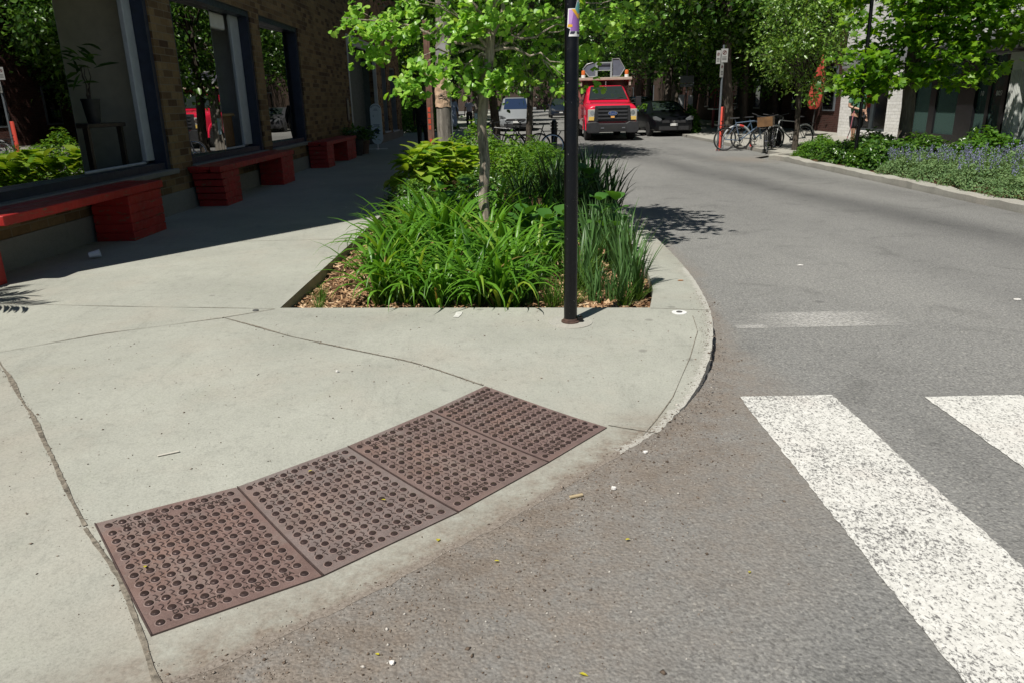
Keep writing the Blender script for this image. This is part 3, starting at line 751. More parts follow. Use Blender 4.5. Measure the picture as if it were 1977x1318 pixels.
for jp in ([(-3.13,4.30),(-2.42,3.47),(-1.88,2.77),(-1.60,2.46),(-1.37,2.18),(-1.13,1.88),(-1.0,1.70)], [(-2.07,5.16),(-1.45,4.67),(-.74,4.21),(-.16,3.82)]):
    for (a, b) in dense(jp, .008): pts.append((a+random.gauss(0,.010), b+random.gauss(0,.008)))
for _ in range(1500): pts.append((random.uniform(-2.6,1.2), random.uniform(1.9,5.2)))
pebbles('loose_grit', pts, .0021, m_grit(), lambda p: np.where(p[:,1] > p[:,0]*.96+2.6, walk_h(p), 0.0)+.0005)
def m_chips():
    n = N('bark_chips'); g = n.node('ShaderNodeNewGeometry')
    n.set(n.ramp(g.outputs['Random Per Island'], [(0,(.10,.05,.025,1)),(.4,(.26,.145,.075,1)),(.75,(.42,.27,.15,1)),(1,(.60,.44,.28,1))]), .85, 0, .25); return n.mat
k = 9000; P = np.stack([RNG.uniform(-1.72,1.28,k), 5.25+np.abs(RNG.normal(0,1.8,k))], 1); P = P[inside(P, BED)]
m = len(P); ang = RNG.random(m)*2*PI; Ls = RNG.uniform(.018,.048,m); Ws = RNG.uniform(.004,.010,m); tilt = RNG.normal(0,.35,m)
dx = np.stack([np.cos(ang)*np.cos(tilt), np.sin(ang)*np.cos(tilt), np.sin(tilt)],1); sx = np.stack([-np.sin(ang), np.cos(ang), RNG.normal(0,.35,m)],1)
c0 = np.column_stack([P, soil_h(P)+.012+RNG.random(m)*.02]); nz = np.array([0,0,.006])
V = np.stack([c0-dx*Ls[:,None]-sx*Ws[:,None], c0+dx*Ls[:,None]-sx*Ws[:,None]*.6, c0+dx*Ls[:,None]+sx*Ws[:,None], c0-dx*Ls[:,None]+sx*Ws[:,None]*.8, c0+nz+sx*Ws[:,None]*.2],1).reshape(-1,3)
T = (np.array([(0,1,4),(1,2,4),(2,3,4),(3,0,4)])[None]+(np.arange(m)*5)[:,None,None]).reshape(-1,3)
tag(link_mesh('bark_mulch', np_mesh(V, T), m_chips()), kind='stuff')
# ================================================================== leaf materials
G_DAY = leaf_mat('daylily_leaf', [(0,(.33,.24,.09,1)),(.035,(.30,.25,.07,1)),(.05,(.05,.14,.014,1)),(.35,(.085,.22,.022,1)),(.7,(.115,.285,.028,1)),(.94,(.165,.35,.036,1)),(1,(.27,.40,.055,1))], .40, .36, .4)
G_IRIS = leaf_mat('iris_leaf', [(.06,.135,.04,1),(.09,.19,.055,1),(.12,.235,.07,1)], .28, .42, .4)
G_IRIS_SHADED = leaf_mat('shaded_strap_leaf', [(.018,.05,.016,1),(.03,.08,.022,1),(.05,.11,.03,1)], .2, .45, .35)  # darker iris green: the ginkgo's shade is put into the leaf colour
G_GRASS = leaf_mat('grass_blade', [(.06,.14,.02,1),(.10,.21,.03,1),(.15,.24,.05,1)], .35, .5, .3)
G_HOSTA = leaf_mat('hosta_leaf', [(.10,.24,.02,1),(.19,.36,.03,1),(.30,.45,.05,1),(.13,.28,.03,1),(.38,.47,.07,1),(.16,.32,.03,1)], .4, .4, .4)
G_MILK = leaf_mat('broad_leaf', [(.055,.16,.025,1),(.09,.22,.04,1)], .35, .45, .4)
G_SHRUB = leaf_mat('shrub_leaf', [(.05,.14,.012,1),(.11,.24,.02,1),(.20,.34,.03,1)], .4, .45, .35)
G_FINE = leaf_mat('feathery_leaf', [(.045,.13,.015,1),(.09,.21,.02,1),(.15,.29,.03,1)], .4, .5, .3)
G_GINK = leaf_mat('ginkgo_leaf', [(.11,.27,.03,1),(.24,.47,.06,1),(.40,.60,.11,1)], .42, .36, .45, 1.2)
G_MAPLE = leaf_mat('maple_leaf', [(.045,.13,.010,1),(.12,.27,.017,1),(.24,.42,.03,1)], .5, .38, .45, 1.25)
G_PEAR = leaf_mat('pear_leaf', [(.06,.14,.022,1),(.13,.25,.04,1),(.23,.36,.065,1)], .35, .36, .6)
G_BG = leaf_mat('street_tree_leaf', [(.022,.066,.010,1),(.055,.14,.018,1),(.14,.27,.04,1)], .38, .3, .6)
G_HEDGE = leaf_mat('hedge_leaf', [(.04,.12,.012,1),(.08,.19,.02,1),(.12,.25,.03,1)], .4, .45, .35)
G_CAT = leaf_mat('catmint_leaf', [(.085,.165,.06,1),(.13,.22,.085,1),(.19,.28,.115,1)], .25, .6, .25)
G_CATF = leaf_mat('catmint_flower', [(.16,.16,.33,1),(.24,.24,.44,1),(.32,.31,.50,1)], .3, .6, .25, .8)
def m_bark(name, a, b, sc=(26,26,3.2)):
    n = N(name); v = n.mapping((1,1,.16))
    w = n.noise(sc[0], 7, .7, v, .7)
    c = n.ramp(w, [(.32, a), (.5, tuple((x+y)/2 for x, y in zip(a, b))), (.68, b)])
    n.set(c, .9, 0, .2); n.bump(w, .9, .02); return n.mat
BARK_G = m_bark('ginkgo_bark', (.07,.055,.042,1), (.52,.45,.36,1))
BARK_D = m_bark('dark_bark', (.030,.025,.020,1), (.12,.10,.08,1))
BARK_M = m_bark('grey_bark', (.07,.058,.045,1), (.20,.17,.14,1))
STEM = plain('green_stem', (.06,.13,.03), .6, var=.3)

# ================================================================== strap-leaved clumps in the bed
def clump_proto(name, *a, mat, **k):
    v, t = strap_leaves(*a, **k); return link_mesh(name, np_mesh(v, t), mat)
def place(protos, spots, labels, cat, group, mat=None, sc=(.85,1.15)):
    first = set()
    for i, sp in enumerate(spots):
        k = i % len(protos); o = protos[k]
        if k in first: o = o.copy(); C.objects.link(o)
        first.add(k)
        x, y = sp[:2]; s = (sp[2] if len(sp) > 2 else 1)*random.uniform(*sc)
        o.location = (x, y, sp[3] if len(sp) > 3 else .0); o.rotation_euler = (0, 0, random.uniform(0, 6.28)); o.scale = (s, s, s)
        tag(o, labels[i] if isinstance(labels, list) else labels, cat, group)
day = [clump_proto('daylily_clump', 66, .98, .042, .12, 48, 84, 98, 100+i, mat=G_DAY, bp=.75, segs=9) for i in range(4)]
D_SP = [(-.80,5.72,.80),(-.30,5.70,.88),(-.95,6.30,.84),(-.50,6.25,.95),(-.02,6.25,.86),(-.98,6.95,.85),(-.62,6.95,.95),(-.20,6.95,.9),(.28,6.60,.8),(-1.05,7.75,.82),(-.75,7.8,.9),(.25,7.6,.85),(-1.12,8.6,.8),(-.85,8.6,.85),(-.05,8.6,.85),(.35,8.4,.85),(-.35,9.3,.75),(-1.12,9.5,.72),(-.8,9.8,.72),(.3,9.4,.75),(-.55,5.60,.72),(-.04,5.60,.78),(-1.0,5.80,.74)]
D_LB = ['arching daylily clump at the front left corner of the green mass, beside the bare mulch','daylily clump at the front edge of the bed, left of the post','daylily clump along the mulch strip, second row from the front','full bright daylily clump in the middle of the second row','daylily clump left of the post base, in the second row','daylily clump along the left edge, level with the middle of the mulch','tall daylily clump in the third row, left of the trunk line','daylily clump right in front of the ginkgo trunk','small daylily clump between trunk and black post',
 'daylily clump left of the ginkgo trunk near the pavement edge','daylily clump just left of the ginkgo trunk','daylily clump just right of the ginkgo trunk','daylily clump leaning over the left edge in the shade line','daylily clump behind the trunk on the left','daylily clump directly behind the ginkgo trunk','daylily clump behind the trunk on the right','daylily clump behind the trunk, below the yellow hostas','shaded daylily clump at the left edge below the hostas','daylily clump just in front of the hostas','daylily clump at the back, in front of the dark irises','low daylily clump at the very front edge between the two front clumps','low daylily clump at the front edge next to the short iris tuft','small daylily clump nearest the bare mulch at the front left']
place(day, D_SP, D_LB, 'daylily', 'daylily clumps in the left planting bed')
iris = [clump_proto('iris_clump', 46, .66, .022, .10, 66, 88, 34, 200+i, mat=G_IRIS, fold=.08) for i in range(3)]
I_SP = [(.98,5.85,.9),(.72,6.55,.95),(1.02,6.7,.92),(.80,7.25,1.0),(1.08,7.5,.92),(.95,8.1,1.0),(.10,5.72,.70),(.66,5.66,.75),(.50,7.3,.8),(.80,5.62,.62),(1.02,6.35,.85),(.62,6.1,.8)]
I_LB = ['grey-green iris clump at the front right corner of the bed','iris clump right of the black post, second row','iris clump leaning over the right kerb near the front','iris clump right of the post in the third row','iris clump hanging over the right kerb, halfway back','iris clump at the right kerb in front of the dark strap leaves','short iris tuft at the front edge, left of the post','short iris tuft right behind the post base','iris clump between post and broad-leaved plant','short iris clump at the front edge right of the post','iris clump by the right kerb just behind the front corner clump','iris clump directly behind the black post']
place(iris, I_SP, I_LB, 'iris', 'iris clumps on the right of the planting bed')
dark = [clump_proto('shaded_iris_clump', 60, .86, .026, .14, 58, 87, 60, 300+i, mat=G_IRIS_SHADED, fold=.1) for i in range(2)]
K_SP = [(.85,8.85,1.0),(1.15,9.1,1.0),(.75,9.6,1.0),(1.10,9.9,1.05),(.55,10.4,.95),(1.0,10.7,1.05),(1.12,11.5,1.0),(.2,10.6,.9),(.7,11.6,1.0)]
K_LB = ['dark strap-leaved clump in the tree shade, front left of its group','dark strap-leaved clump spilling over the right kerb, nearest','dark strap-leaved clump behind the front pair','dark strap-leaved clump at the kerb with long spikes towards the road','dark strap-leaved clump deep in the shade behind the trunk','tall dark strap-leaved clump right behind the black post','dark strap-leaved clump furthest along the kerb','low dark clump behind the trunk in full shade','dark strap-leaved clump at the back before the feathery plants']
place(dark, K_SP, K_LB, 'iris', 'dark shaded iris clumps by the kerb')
tuft = [clump_proto('grass_tuft', 90, .42, .007, .06, 40, 88, 70, 400+i, mat=G_GRASS, segs=5) for i in range(2)]
T_SP = [(.32,5.55,1.0),(.52,5.95,1.15),(.85,5.48,.7),(.14,6.0,1.0),(-1.50,5.62,.45),(-1.55,5.95,.4),(-1.0,5.75,.6),(.98,5.7,.7),(.45,5.55,.6)]
T_LB = ['fine grass tuft left of the post at the front edge','large fine grass tuft just behind the post','low grass tuft at the front edge right of the post','fine grass tuft between daylilies and post','tiny grass tuft in the front left corner on the mulch','tiny grass tuft along the left kerb on the mulch','small grass tuft where the daylilies meet the mulch','small grass tuft at the front right corner on the mulch','short grass tuft right at the post base behind the edge']
place(tuft, T_SP, T_LB, 'grass', 'grass tufts at the front of the bed')

# ---- broad-leaved plants on stems
def broad_plant(name, label, x, y, h, size, n_pair, seed, cat='plant', group=None):
    R = random.Random(seed); t = thing(name, label, cat, (x, y, .0), R.uniform(0,6), group)
    P = []; Nn = []; D = []; S = []
    mb = MB()
    for s in range(2):
        lean = (R.uniform(-.12,.12), R.uniform(-.12,.12)); bx, by = R.uniform(-.06,.06), R.uniform(-.06,.06); hh = h*R.uniform(.75,1)
        top = (bx+lean[0], by+lean[1], hh); mb.tube([(bx,by,0), (bx+lean[0]*.4, by+lean[1]*.4, hh*.5), top], [.007,.006,.004], 6)
        for k in range(n_pair):
            z = hh*(.25+.75*k/(n_pair-1)); f = z/hh; a0 = k*PI/2 + R.uniform(-.3,.3)
            for a in (a0, a0+PI):
                P.append((bx+lean[0]*f, by+lean[1]*f, z)); D.append((math.cos(a), math.sin(a), .45+.4*f)); Nn.append((-.5*math.cos(a)+R.uniform(-.2,.2), -.5*math.sin(a)+R.uniform(-.2,.2), 1)); S.append(size*R.uniform(.7,1.1))
    mb.build('stem', STEM, t)
    v, tt = leaf_cloud(tmpl_big(), np.array(P), np.array(Nn, float), np.array(D, float), S)
    link_mesh('foliage', np_mesh(v, tt), G_MILK, t, smooth=True); return t
for i, (x, y, h, lab) in enumerate([(.42,6.75,.62,'broad-leaved plant with large oval leaves between trunk and black post'), (.98,7.05,.68,'broad-leaved plant with oval leaves rising among the irises right of the post'), (.18,7.5,.55,'broad-leaved plant half hidden in the daylilies by the trunk'), (-.55,8.4,.78,'broad-leaved plant poking out of the daylilies left of the trunk'), (.95,9.0,.8,'broad-leaved plant in front of the dark irises')]):
    broad_plant('broad_leaf_plant', lab, x, y, h, .21, 5, 20+i, group='broad-leaved plants in the left bed')

# ---- hostas
def hosta(seed):
    R = np.random.default_rng(seed); k = 72; a = R.random(k)*2*PI; f = R.random(k)
    D = np.stack([np.cos(a), np.sin(a), .9-1.5*f], 1); Nn = np.stack([np.cos(a)*(.9*f-.5), np.sin(a)*(.9*f-.5), np.ones(k)], 1) + R.normal(size=(k,3))*.22
    P = np.stack([np.cos(a)*.30*f, np.sin(a)*.30*f, .32+.40*(1-f)], 1)
    v, t = leaf_cloud(tmpl_big(), P, Nn, D, .23*(.6+.6*R.random(k)))
    t2 = []; Vs = []
    for i in range(0, k, 2):
        b = len(Vs); p = P[i]; Vs += [(0,0,0), (.012,0,0), tuple(p)]; t2.append((b,b+1,b+2))
    return join_np([(v, t), (np.array(Vs, float), np.array(t2))])
hp = [link_mesh('hosta', np_mesh(*hosta(30+i)), G_HOSTA, smooth=True) for i in range(3)]
H_SP = [(-1.50,12.3,1.0),(-1.10,12.5,1.1),(-.75,12.8,1.0),(-1.5,13.2,1.05),(-1.05,13.5,1.15),(-.55,13.6,1.0),(-1.45,14.2,1.1)]
place(hp, H_SP, ['yellow-green hosta nearest the pavement edge, in front of the utility pole','bright yellow hosta in the middle front of its group','hosta nearest the ginkgo trunk, at the front of its group','hosta at the left edge beside the brown post','large hosta in the centre behind the yellow one','hosta tucked behind the ginkgo trunk','hosta furthest back at the left, under the utility pole'], 'hosta', 'yellow-green hostas in the left bed', sc=(.95,1.1))

# ---- shrubs
def shrub_mesh(seed, rx, ry, h, n, tmpl, size, dens=1.0, up=.9):
    R = np.random.default_rng(seed); P = []
    u = R.normal(size=(n,3)); u /= np.linalg.norm(u,axis=1)[:,None]; u[:,2] = np.abs(u[:,2])*.98+.02
    r = 1-np.abs(R.normal(0,.17,n)); lump = 1+.14*np.sin(u[:,0]*5+seed)*np.cos(u[:,1]*6-seed)+.10*np.sin(u[:,2]*9+u[:,0]*7)
    P = u*(r*lump)[:,None]*np.array([rx,ry,h]); P[:,2] += .02
    Nn = u*.8 + R.normal(size=(n,3))*.5 + np.array([0,0,up*.6]); D = u*.7 + R.normal(size=(n,3))*.7; D[:,2] -= .1
    return leaf_cloud(tmpl, P, Nn, D, size*(.6+.7*R.random(n)))
def shrub(name, label, x, y, rx, ry, h, n, tmpl, size, mat, seed, cat='shrub', group=None, z=.05):
    t = thing(name, label, cat, (x, y, z), 0, group)
    R = random.Random(seed); mb = MB()
    for k in range(9):
        a = R.uniform(0,6.28); mb.tube(branch_path((R.uniform(-.05,.05)*rx,R.uniform(-.05,.05)*ry,-.03), (rx*.6*math.cos(a), ry*.6*math.sin(a), h*R.uniform(.5,.85)), 0, .06, 4), [.016,.013,.010,.007,.004], 5)
    mb.build('stem', BARK_D, t)
    link_mesh('foliage', np_mesh(*shrub_mesh(seed, rx, ry, h, n, tmpl, size)), mat, t); return t
OV = tmpl_oval(.5); NAR = tmpl_oval(.2)
shrub('golden_shrub', 'bushy lime-green shrub in the left bed right of the utility pole', -.55, 15.0, .72, .8, 1.04, 3600, OV, .075, G_SHRUB, 1)
shrub('green_shrub', 'round mid-green shrub just behind the ginkgo trunk', .12, 13.4, .62, .7, .84, 3200, OV, .06, G_SHRUB, 2)
shrub('feathery_shrub', 'fine feathery bright green plant at the right end of the left bed', .62, 13.0, .55, .7, .78, 5200, NAR, .085, G_FINE, 3)
shrub('feathery_shrub', 'feathery plant at the kerb, nearest the black post in the far part of the bed', 1.0, 12.5, .45, .6, .62, 4200, NAR, .085, G_FINE, 4)
shrub('feathery_shrub', 'feathery green plant at the back of the left bed before the bikes', .55, 15.0, .6, .8, .72, 4600, NAR, .085, G_FINE, 5)
shrub('green_shrub', 'dark low shrub under the hostas at the left edge', -1.35, 10.7, .42, .5, .45, 1500, OV, .06, G_BG, 6)
shrub('green_shrub', 'dark leafy shrub below the lime-green one', -.35, 11.8, .55, .5, .50, 2200, OV, .06, G_BG, 7)
spk = [clump_proto('ornamental_grass', 110, .62, .010, .12, 50, 88, 70, 500, mat=G_FINE, segs=5)]
place(spk, [(.95,14.6,1.1),(1.02,15.6,1.0),(1.0,13.5,.95)], ['spiky ornamental grass at the right end of the left bed','ornamental grass furthest back by the kerb','ornamental grass beside the kerb before the spiky one'], 'grass', 'ornamental grasses at the kerb')

# ---- palm in a pot just beyond the left edge: fronds reach in, its shadow falls on the pavement
t = thing('potted_palm', 'potted palm by the building corner whose frond tips reach in at the left edge', 'palm', (-4.86, 5.30, KH))
MB().lathe([(.16,0),(.22,.36),(.235,.36),(.235,.40),(.205,.40),(.20,.34)], n=20).build('pot', plain('terracotta', (.24,.10,.055), .85, var=.2), t, smooth=True)
parts = []; fr = MB()
for k in range(13):
    a = rad(-60+k*30+random.uniform(-8,8)); el = rad(random.uniform(38,72)); L = random.uniform(.75,1.0); pts = []
    p = Vector((0,0,.38)); e = el
    for j in range(9):
        pts.append(p.copy()); p = p + Vector((math.cos(a)*math.cos(e), math.sin(a)*math.cos(e), math.sin(e)))*L/8; e -= rad(12)
    fr.tube(pts, [.007*(1-.08*j) for j in range(9)], 5)
    P = []; Nn = []; D = []; S = []
    for j in range(2, 9):
        for q in range(4):
            f = (j+q/4-.0); i0 = min(7, int(f)); pt = pts[i0].lerp(pts[i0+1], f-i0) if i0 < 8 else pts[8]
            for s in (-1, 1):
                P.append(tuple(pt)); D.append((math.cos(a)*.9 - s*math.sin(a), math.sin(a)*.9 + s*math.cos(a), -.25)); Nn.append((0,0,1)); S.append(.30*(1-.07*abs(j-5)))
    parts.append(leaf_cloud(tmpl_oval(.09), np.array(P), np.array(Nn, float)+RNG.normal(size=(len(P),3))*.15, np.array(D, float), S))
fr.build('frond_stem', STEM, t); link_mesh('foliage', np_mesh(*join_np(parts)), leaf_mat('palm_leaf', [(.10,.16,.02,1),(.22,.25,.05,1),(.36,.30,.08,1)], .25), t)

# ================================================================== trees
def tree_obj(name, label, cat, loc, trunk_pts, trunk_r, limbs, crown, bark, leaf, group=None, rz=0):
    """limbs: list of (points, r0, r1) in local space"""
    t = thing(name, label, cat, loc, rz, group)
    mb = MB(); mb.tube(trunk_pts, trunk_r, 12); mb.build('trunk', bark, t, smooth=True)
    if limbs:
        ml = MB()
        for pts, r0, r1 in limbs:
            n = len(pts); ml.tube(pts, [r0+(r1-r0)*i/(n-1) for i in range(n)], 6)
        ml.build('limbs', bark, t, smooth=True)
    link_mesh('crown', np_mesh(*crown), leaf, t); return t
# ---- ginkgo in the left bed
GX, GY = -.22, 7.9
GC = [(-1.43,7.8,2.29),(-1.21,7.7,2.3),(-1.05,7.8,2.35),(-.86,7.6,2.24),(-1.31,7.9,2.11),(-1.42,7.9,2.04),(-1.21,8.1,2.17),(-.91,7.4,1.78),(-.78,7.4,1.89),(-.65,7.5,1.89),(-.58,7.7,2.01),(-.87,7.4,1.71),(-.52,7.6,2.19),(-.37,7.6,2.28),(-.22,7.6,2.39),(-.07,7.5,2.28),(-.43,7.9,2.4),(-.69,8.0,2.41),(.07,7.7,2.37),(-.36,7.7,1.84),(-.24,7.8,1.97),(-.41,7.6,1.75),(-.01,7.8,1.82),(-.09,7.7,1.74),(.12,8.3,2.03),(.34,8.3,2.23),(.28,8.0,2.4),(.47,8.2,2.37),(.53,7.9,1.76),(.6,8.2,1.97),(.7,7.8,1.73),(.45,8.4,2.06),(.84,8.2,2.26),(.94,8.0,2.38),(1.18,8.2,2.45),(.9,8.5,2.03),(1.12,8.5,2.23),(1.35,8.3,2.38),(.23,8.4,1.83),(-1.0,8.1,2.48),(-1.44,8.2,2.47)]
cl = [(x-GX, y-GY, z-.04, .15) for x, y, z in GC]
rr = random.Random(5)
for k in range(120):
    a = rr.uniform(0,6.28); u = rr.uniform(0,1); z = 2.45+2.9*u; r = (1.45*math.sin(PI*min(1,.30+.70*u))+.15)*math.sqrt(rr.uniform(.12,1))
    cl.append((.1+r*math.cos(a), r*math.sin(a)*.95, z, .22))
def spur_leaves(cl, per, size, seed):
    """ginkgo habit: small fans of leaves radiating from short spurs"""
    R = np.random.default_rng(seed); P = []; D = []; Nn = []; S = []
    for (x, y, z, r) in cl:
        for s in range(per):
            c = np.array([x, y, z]) + R.normal(size=3)*r*np.array([.62,.62,.42]); m = R.integers(4,8); out = R.normal(size=3); out[2] = -.1
            for q in range(m):
                d = R.normal(size=3)*.9 + out*.5; d[2] -= .35; d /= np.linalg.norm(d)
                P.append(c + d*size*.35); D.append(d); Nn.append(R.normal(size=3)*.55 + np.array([-.25,-.5,.85])); S.append(size*R.uniform(.6,1.15))
    return leaf_cloud(tmpl_fan(), np.array(P), np.array(Nn), np.array(D), np.array(S))
gcrown = spur_leaves(cl, 10, .066, 9)
limbs = []; fork = Vector((.06,0,2.02))
ends = [(-1.35,-.05,2.35),(-1.15,.1,2.25),(-.62,-.4,1.95),(-.3,-.25,2.4),(.35,.3,2.3),(1.3,.4,2.5),(.85,.2,2.25),(.75,-.1,1.9),(-.2,-.2,1.85),(.1,0,3.4),(-.6,.3,3.6),(.7,.3,3.7),(.2,-.5,3.8),(-.8,-.4,3.2),(.9,-.4,3.2),(.2,.6,4.3)]
for e in ends:
    st = fork + Vector((0,0,rr.uniform(-.1,.5)*(e[2] > 2.6)))
    limbs.append((branch_path(st, e, .05, .05, 7), .026 if e[2] > 2.6 else .019, .004))
for (x, y, z, r) in cl[::2]:
    e = min(ends, key=lambda q: (q[0]-x)**2+(q[1]-y)**2+(q[2]-z)**2); limbs.append((branch_path(Vector(e).lerp(fork, .25), (x, y, z), .02, .06, 4), .007, .002))
trunk = [(-.02,0,-.1),(-.03,0,.25),(-.05,0,.6),(-.02,0,.95),(-.045,.0,1.3),(0,0,1.65),(.06,0,2.03),(.09,0,2.6),(.12,.02,3.4),(.15,.05,4.4)]
tree_obj('ginkgo_tree', 'young ginkgo with pale furrowed trunk and fan-shaped bright green leaves in the left bed', 'tree', (GX, GY, .0), trunk, [.080,.062,.054,.056,.050,.051,.055,.038,.026,.012], limbs, gcrown, BARK_G, G_GINK)

# ---- generic broadleaf crown
def clusters_ellipsoid(R, n, c, rad_, rc, shell=.55, zmin=None):
    out = []
    while len(out) < n:
        v = np.array([R.gauss(0,1) for _ in range(3)]); v /= np.linalg.norm(v); r = R.uniform(shell,1)**.6
        p = np.array(c)+v*r*np.array(rad_)
        if zmin is not None and p[2] < zmin: continue
        out.append((p[0], p[1], p[2], rc*R.uniform(.7,1.3)))
    return out
def limb_set(R, cl, start, r0, every=3, n=6):
    return [(branch_path(Vector(start)+Vector((0,0,R.uniform(-.2,1)*.8)), c[:3], .04, .05, n), r0*R.uniform(.6,1), .006) for c in cl[::every]]
# maple on the right
R = random.Random(3); MX, MY = 8.75, 17.0
mc = [(7.65,17,2.5),(7.6,16.5,2.77),(8.26,17,2.07),(8.49,16.5,1.74),(8.91,16.5,1.84),(9.36,16.3,1.72),(9.75,16.3,1.80),(9.9,16,1.95),(9.29,16,2.98),(9.74,16,2.78),(9.09,16.3,2.72),(8.72,16.8,2.77),(8.98,17,3.19),(7.9,16.8,2.3),(8.1,16.4,2.6),(8.6,16.2,2.3),(9.0,16.1,2.2),(9.4,16.2,2.3),(9.6,16.4,2.4),(7.4,16.9,3.0),(8.3,16.5,3.1),(9.7,16.2,3.2),(7.9,17.2,1.9),(8.15,16.8,1.65),(9.2,16.5,2.0),(8.7,16.4,2.0),(7.75,16.6,2.15),(10.0,15.7,2.75),(8.0,16.1,2.95),(7.35,16.3,1.95),(7.5,16.4,1.75),(7.7,16.1,1.8),(7.25,16.6,2.25),(7.45,16.0,2.2),(7.35,16.5,1.62),(7.55,16.5,1.5),(7.1,16.6,1.75),(7.45,16.3,1.55)]+[(8.2+.42*(k%7)+.1*(k%3), 16.2+.3*(k%2), 2.55+.33*(k//7)) for k in range(28)]
cl = [(x-MX, y-MY, z, .34) for x, y, z in mc] + clusters_ellipsoid(R, 60, (0,0,4.6), (1.9,1.8,2.0), .42, .35, 2.9)
tree_obj('maple_tree', 'maple with lobed sunlit leaves and grey trunk in the right flower bed before the storefront', 'tree', (MX, MY, .05), [(-.03,0,-.1),(0,0,.5),(.0,0,1.2),(-.06,0,2.0),(-.02,.05,3.2),(.05,0,4.6)], [.17,.145,.135,.125,.09,.03], limb_set(R, cl, (-.04,0,2.0), .035), crown_mesh(cl, 62, tmpl_maple(), .15, .9, .35, .45), BARK_M, G_MAPLE)
# small maple branch nearer the right edge: a second tree whose crown enters at the top right
cl = clusters_ellipsoid(R, 60, (0,0,3.7), (1.7,1.4,1.35), .36, .3, 2.45)
tree_obj('maple_tree', 'maple at the right edge of the photo, only its lowest yellow-green leaves in view', 'tree', (10.6, 14.3, .05), [(0,0,-.1),(0,0,1.2),(.03,0,2.6),(0,0,4)], [.11,.09,.08,.03], limb_set(R, cl, (0,0,2.6), .03), crown_mesh(cl, 48, tmpl_maple(), .14, .9, .35, .5), BARK_M, G_MAPLE)
# glossy pear tree
R = random.Random(8)
cl = clusters_ellipsoid(R, 120, (0,0,3.1), (1.35,1.3,1.75), .34, .3, 1.25)
tree_obj('pear_tree', 'dense round street tree with small glossy leaves behind the parked bicycles', 'tree', (7.95, 21.3, .09), [(0,0,-.1),(.02,0,.6),(-.01,0,1.3),(0,0,2.4),(0,0,4)], [.085,.07,.065,.05,.02], limb_set(R, cl, (0,0,1.4), .025, 4), crown_mesh(cl, 64, tmpl_oval(.5), .105, .6, .45, .8), BARK_D, G_PEAR)

# ---- big street trees: two crowns, many trees
def big_tree(name, seed, H, rw, zlow, leaf, mat, n_cl, per, trunk_r, size):
    R = random.Random(seed)
    cl = clusters_ellipsoid(R, n_cl, (0,0,(H+zlow)/2), (rw,rw,(H-zlow)/2), .95, .45)
    th = zlow+ (H-zlow)*.25
    return tree_obj(name, '', 'tree', (0,0,0), [(0,0,-.2),(.04,0,1.0),(-.05,.03,th*.6),(0,0,th),(.1,0,H*.75)], [trunk_r*1.25,trunk_r,trunk_r*.9,trunk_r*.8,.05], limb_set(R, cl, (0,0,th), trunk_r*.35, 4), crown_mesh(cl, per, leaf, size, .8, .4, .7), BARK_D, mat)
bt = [big_tree('street_tree', 21, 11.5, 3.6, 2.6, tmpl_oval(.62), G_BG, 95, 150, .20, .21), big_tree('street_tree', 22, 10.0, 3.2, 2.3, tmpl_oval(.62), G_BG, 85, 150, .16, .20), big_tree('street_tree', 23, 12.5, 3.4, 3.0, tmpl_maple(), G_MAPLE, 80, 90, .17, .24)]
BT = [ # x, y, proto, scale, label
 (-.35,22.5,1,.80,'dark-trunked street tree just behind the ginkgo, leaves hanging over the parked bikes'),
 (.55,20.3,1,(.52,.52,.75),'leafy street tree behind the black post, over the kerb end'),
 (8.9,31.4,0,1.0,'large leaning street tree behind the parking signs and orange post'),
 (7.9,38.5,1,1.1,'tall street tree right behind the red truck'),
 (8.2,45.0,0,1.05,'dense tree behind the parked black car'),
 (12.5,38.0,2,1.0,'tall tree in front of the dark houses beyond the bikes'),
 (15.5,44.0,0,1.1,'tall tree far behind the round glossy tree'),
 (-6.2,38.6,1,.9,'street tree at the far corner of the brick building'),
 (-3.4,49.0,0,1.0,'street tree over the people on the far left pavement'),
 (-6.5,45.0,2,1.05,'tree in the garden beyond the brick building'),
 (-2.4,60.0,0,1.05,'street tree further along the left pavement, second beyond the brick building'),
 (-7.0,62.0,1,1.1,'garden tree far on the left'),
 (7.6,58.0,1,1.05,'street tree on the right pavement far behind the truck'),
 (-2.6,76.0,2,1.0,'third street tree along the left pavement in the distance'),
 (7.8,74.0,0,1.1,'third street tree along the right pavement in the distance'),
 (13.0,60.0,2,1.1,'tall garden tree in the far right background'),
 (-2.6,95.0,0,1.1,'street tree near the far end of the street on the left'),
 (8.0,93.0,1,1.15,'street tree near the far end of the street on the right'),
 (3.0,128.0,0,1.3,'tree closing the far end of the street in the middle'),
 (-5.0,122.0,2,1.3,'tree closing the far end of the street on the left'),
 (11.0,120.0,1,1.4,'tree closing the far end of the street on the right'),
 (18.0,36.0,2,1.0,'tree behind the white brick building'),
 (22.0,52.0,0,1.2,'tree in the far right distance behind the houses'),
 (10.8,35.5,1,1.1,'tree rising behind the leaning street tree'),
 (6.0,52.0,1,1.1,'street tree over the far parked cars on the right'),
 (-4.6,70.0,0,1.0,'garden tree behind the left street trees'),
 (5.5,84.0,0,1.2,'tree far down the right side reaching over the road'),
 (-.5,104.0,1,1.3,'far tree over the left side of the road'),
 (10.3,33.8,1,.78,'smaller leafy tree beside the leaning street tree'),
 (12.2,35.5,1,.8,'leafy tree hiding the red brick house front'),
 (9.7,40.5,1,.8,'leafy tree before the red iron stair'),
 (11.2,47.0,0,.85,'low-branched tree further behind the red stair'),
 (15.0,33.0,0,.9,'tree by the dark red brick house'),
 (-13.0,55.0,0,1.2,'tree in the far left distance behind the brick building'),
]
seen = set()
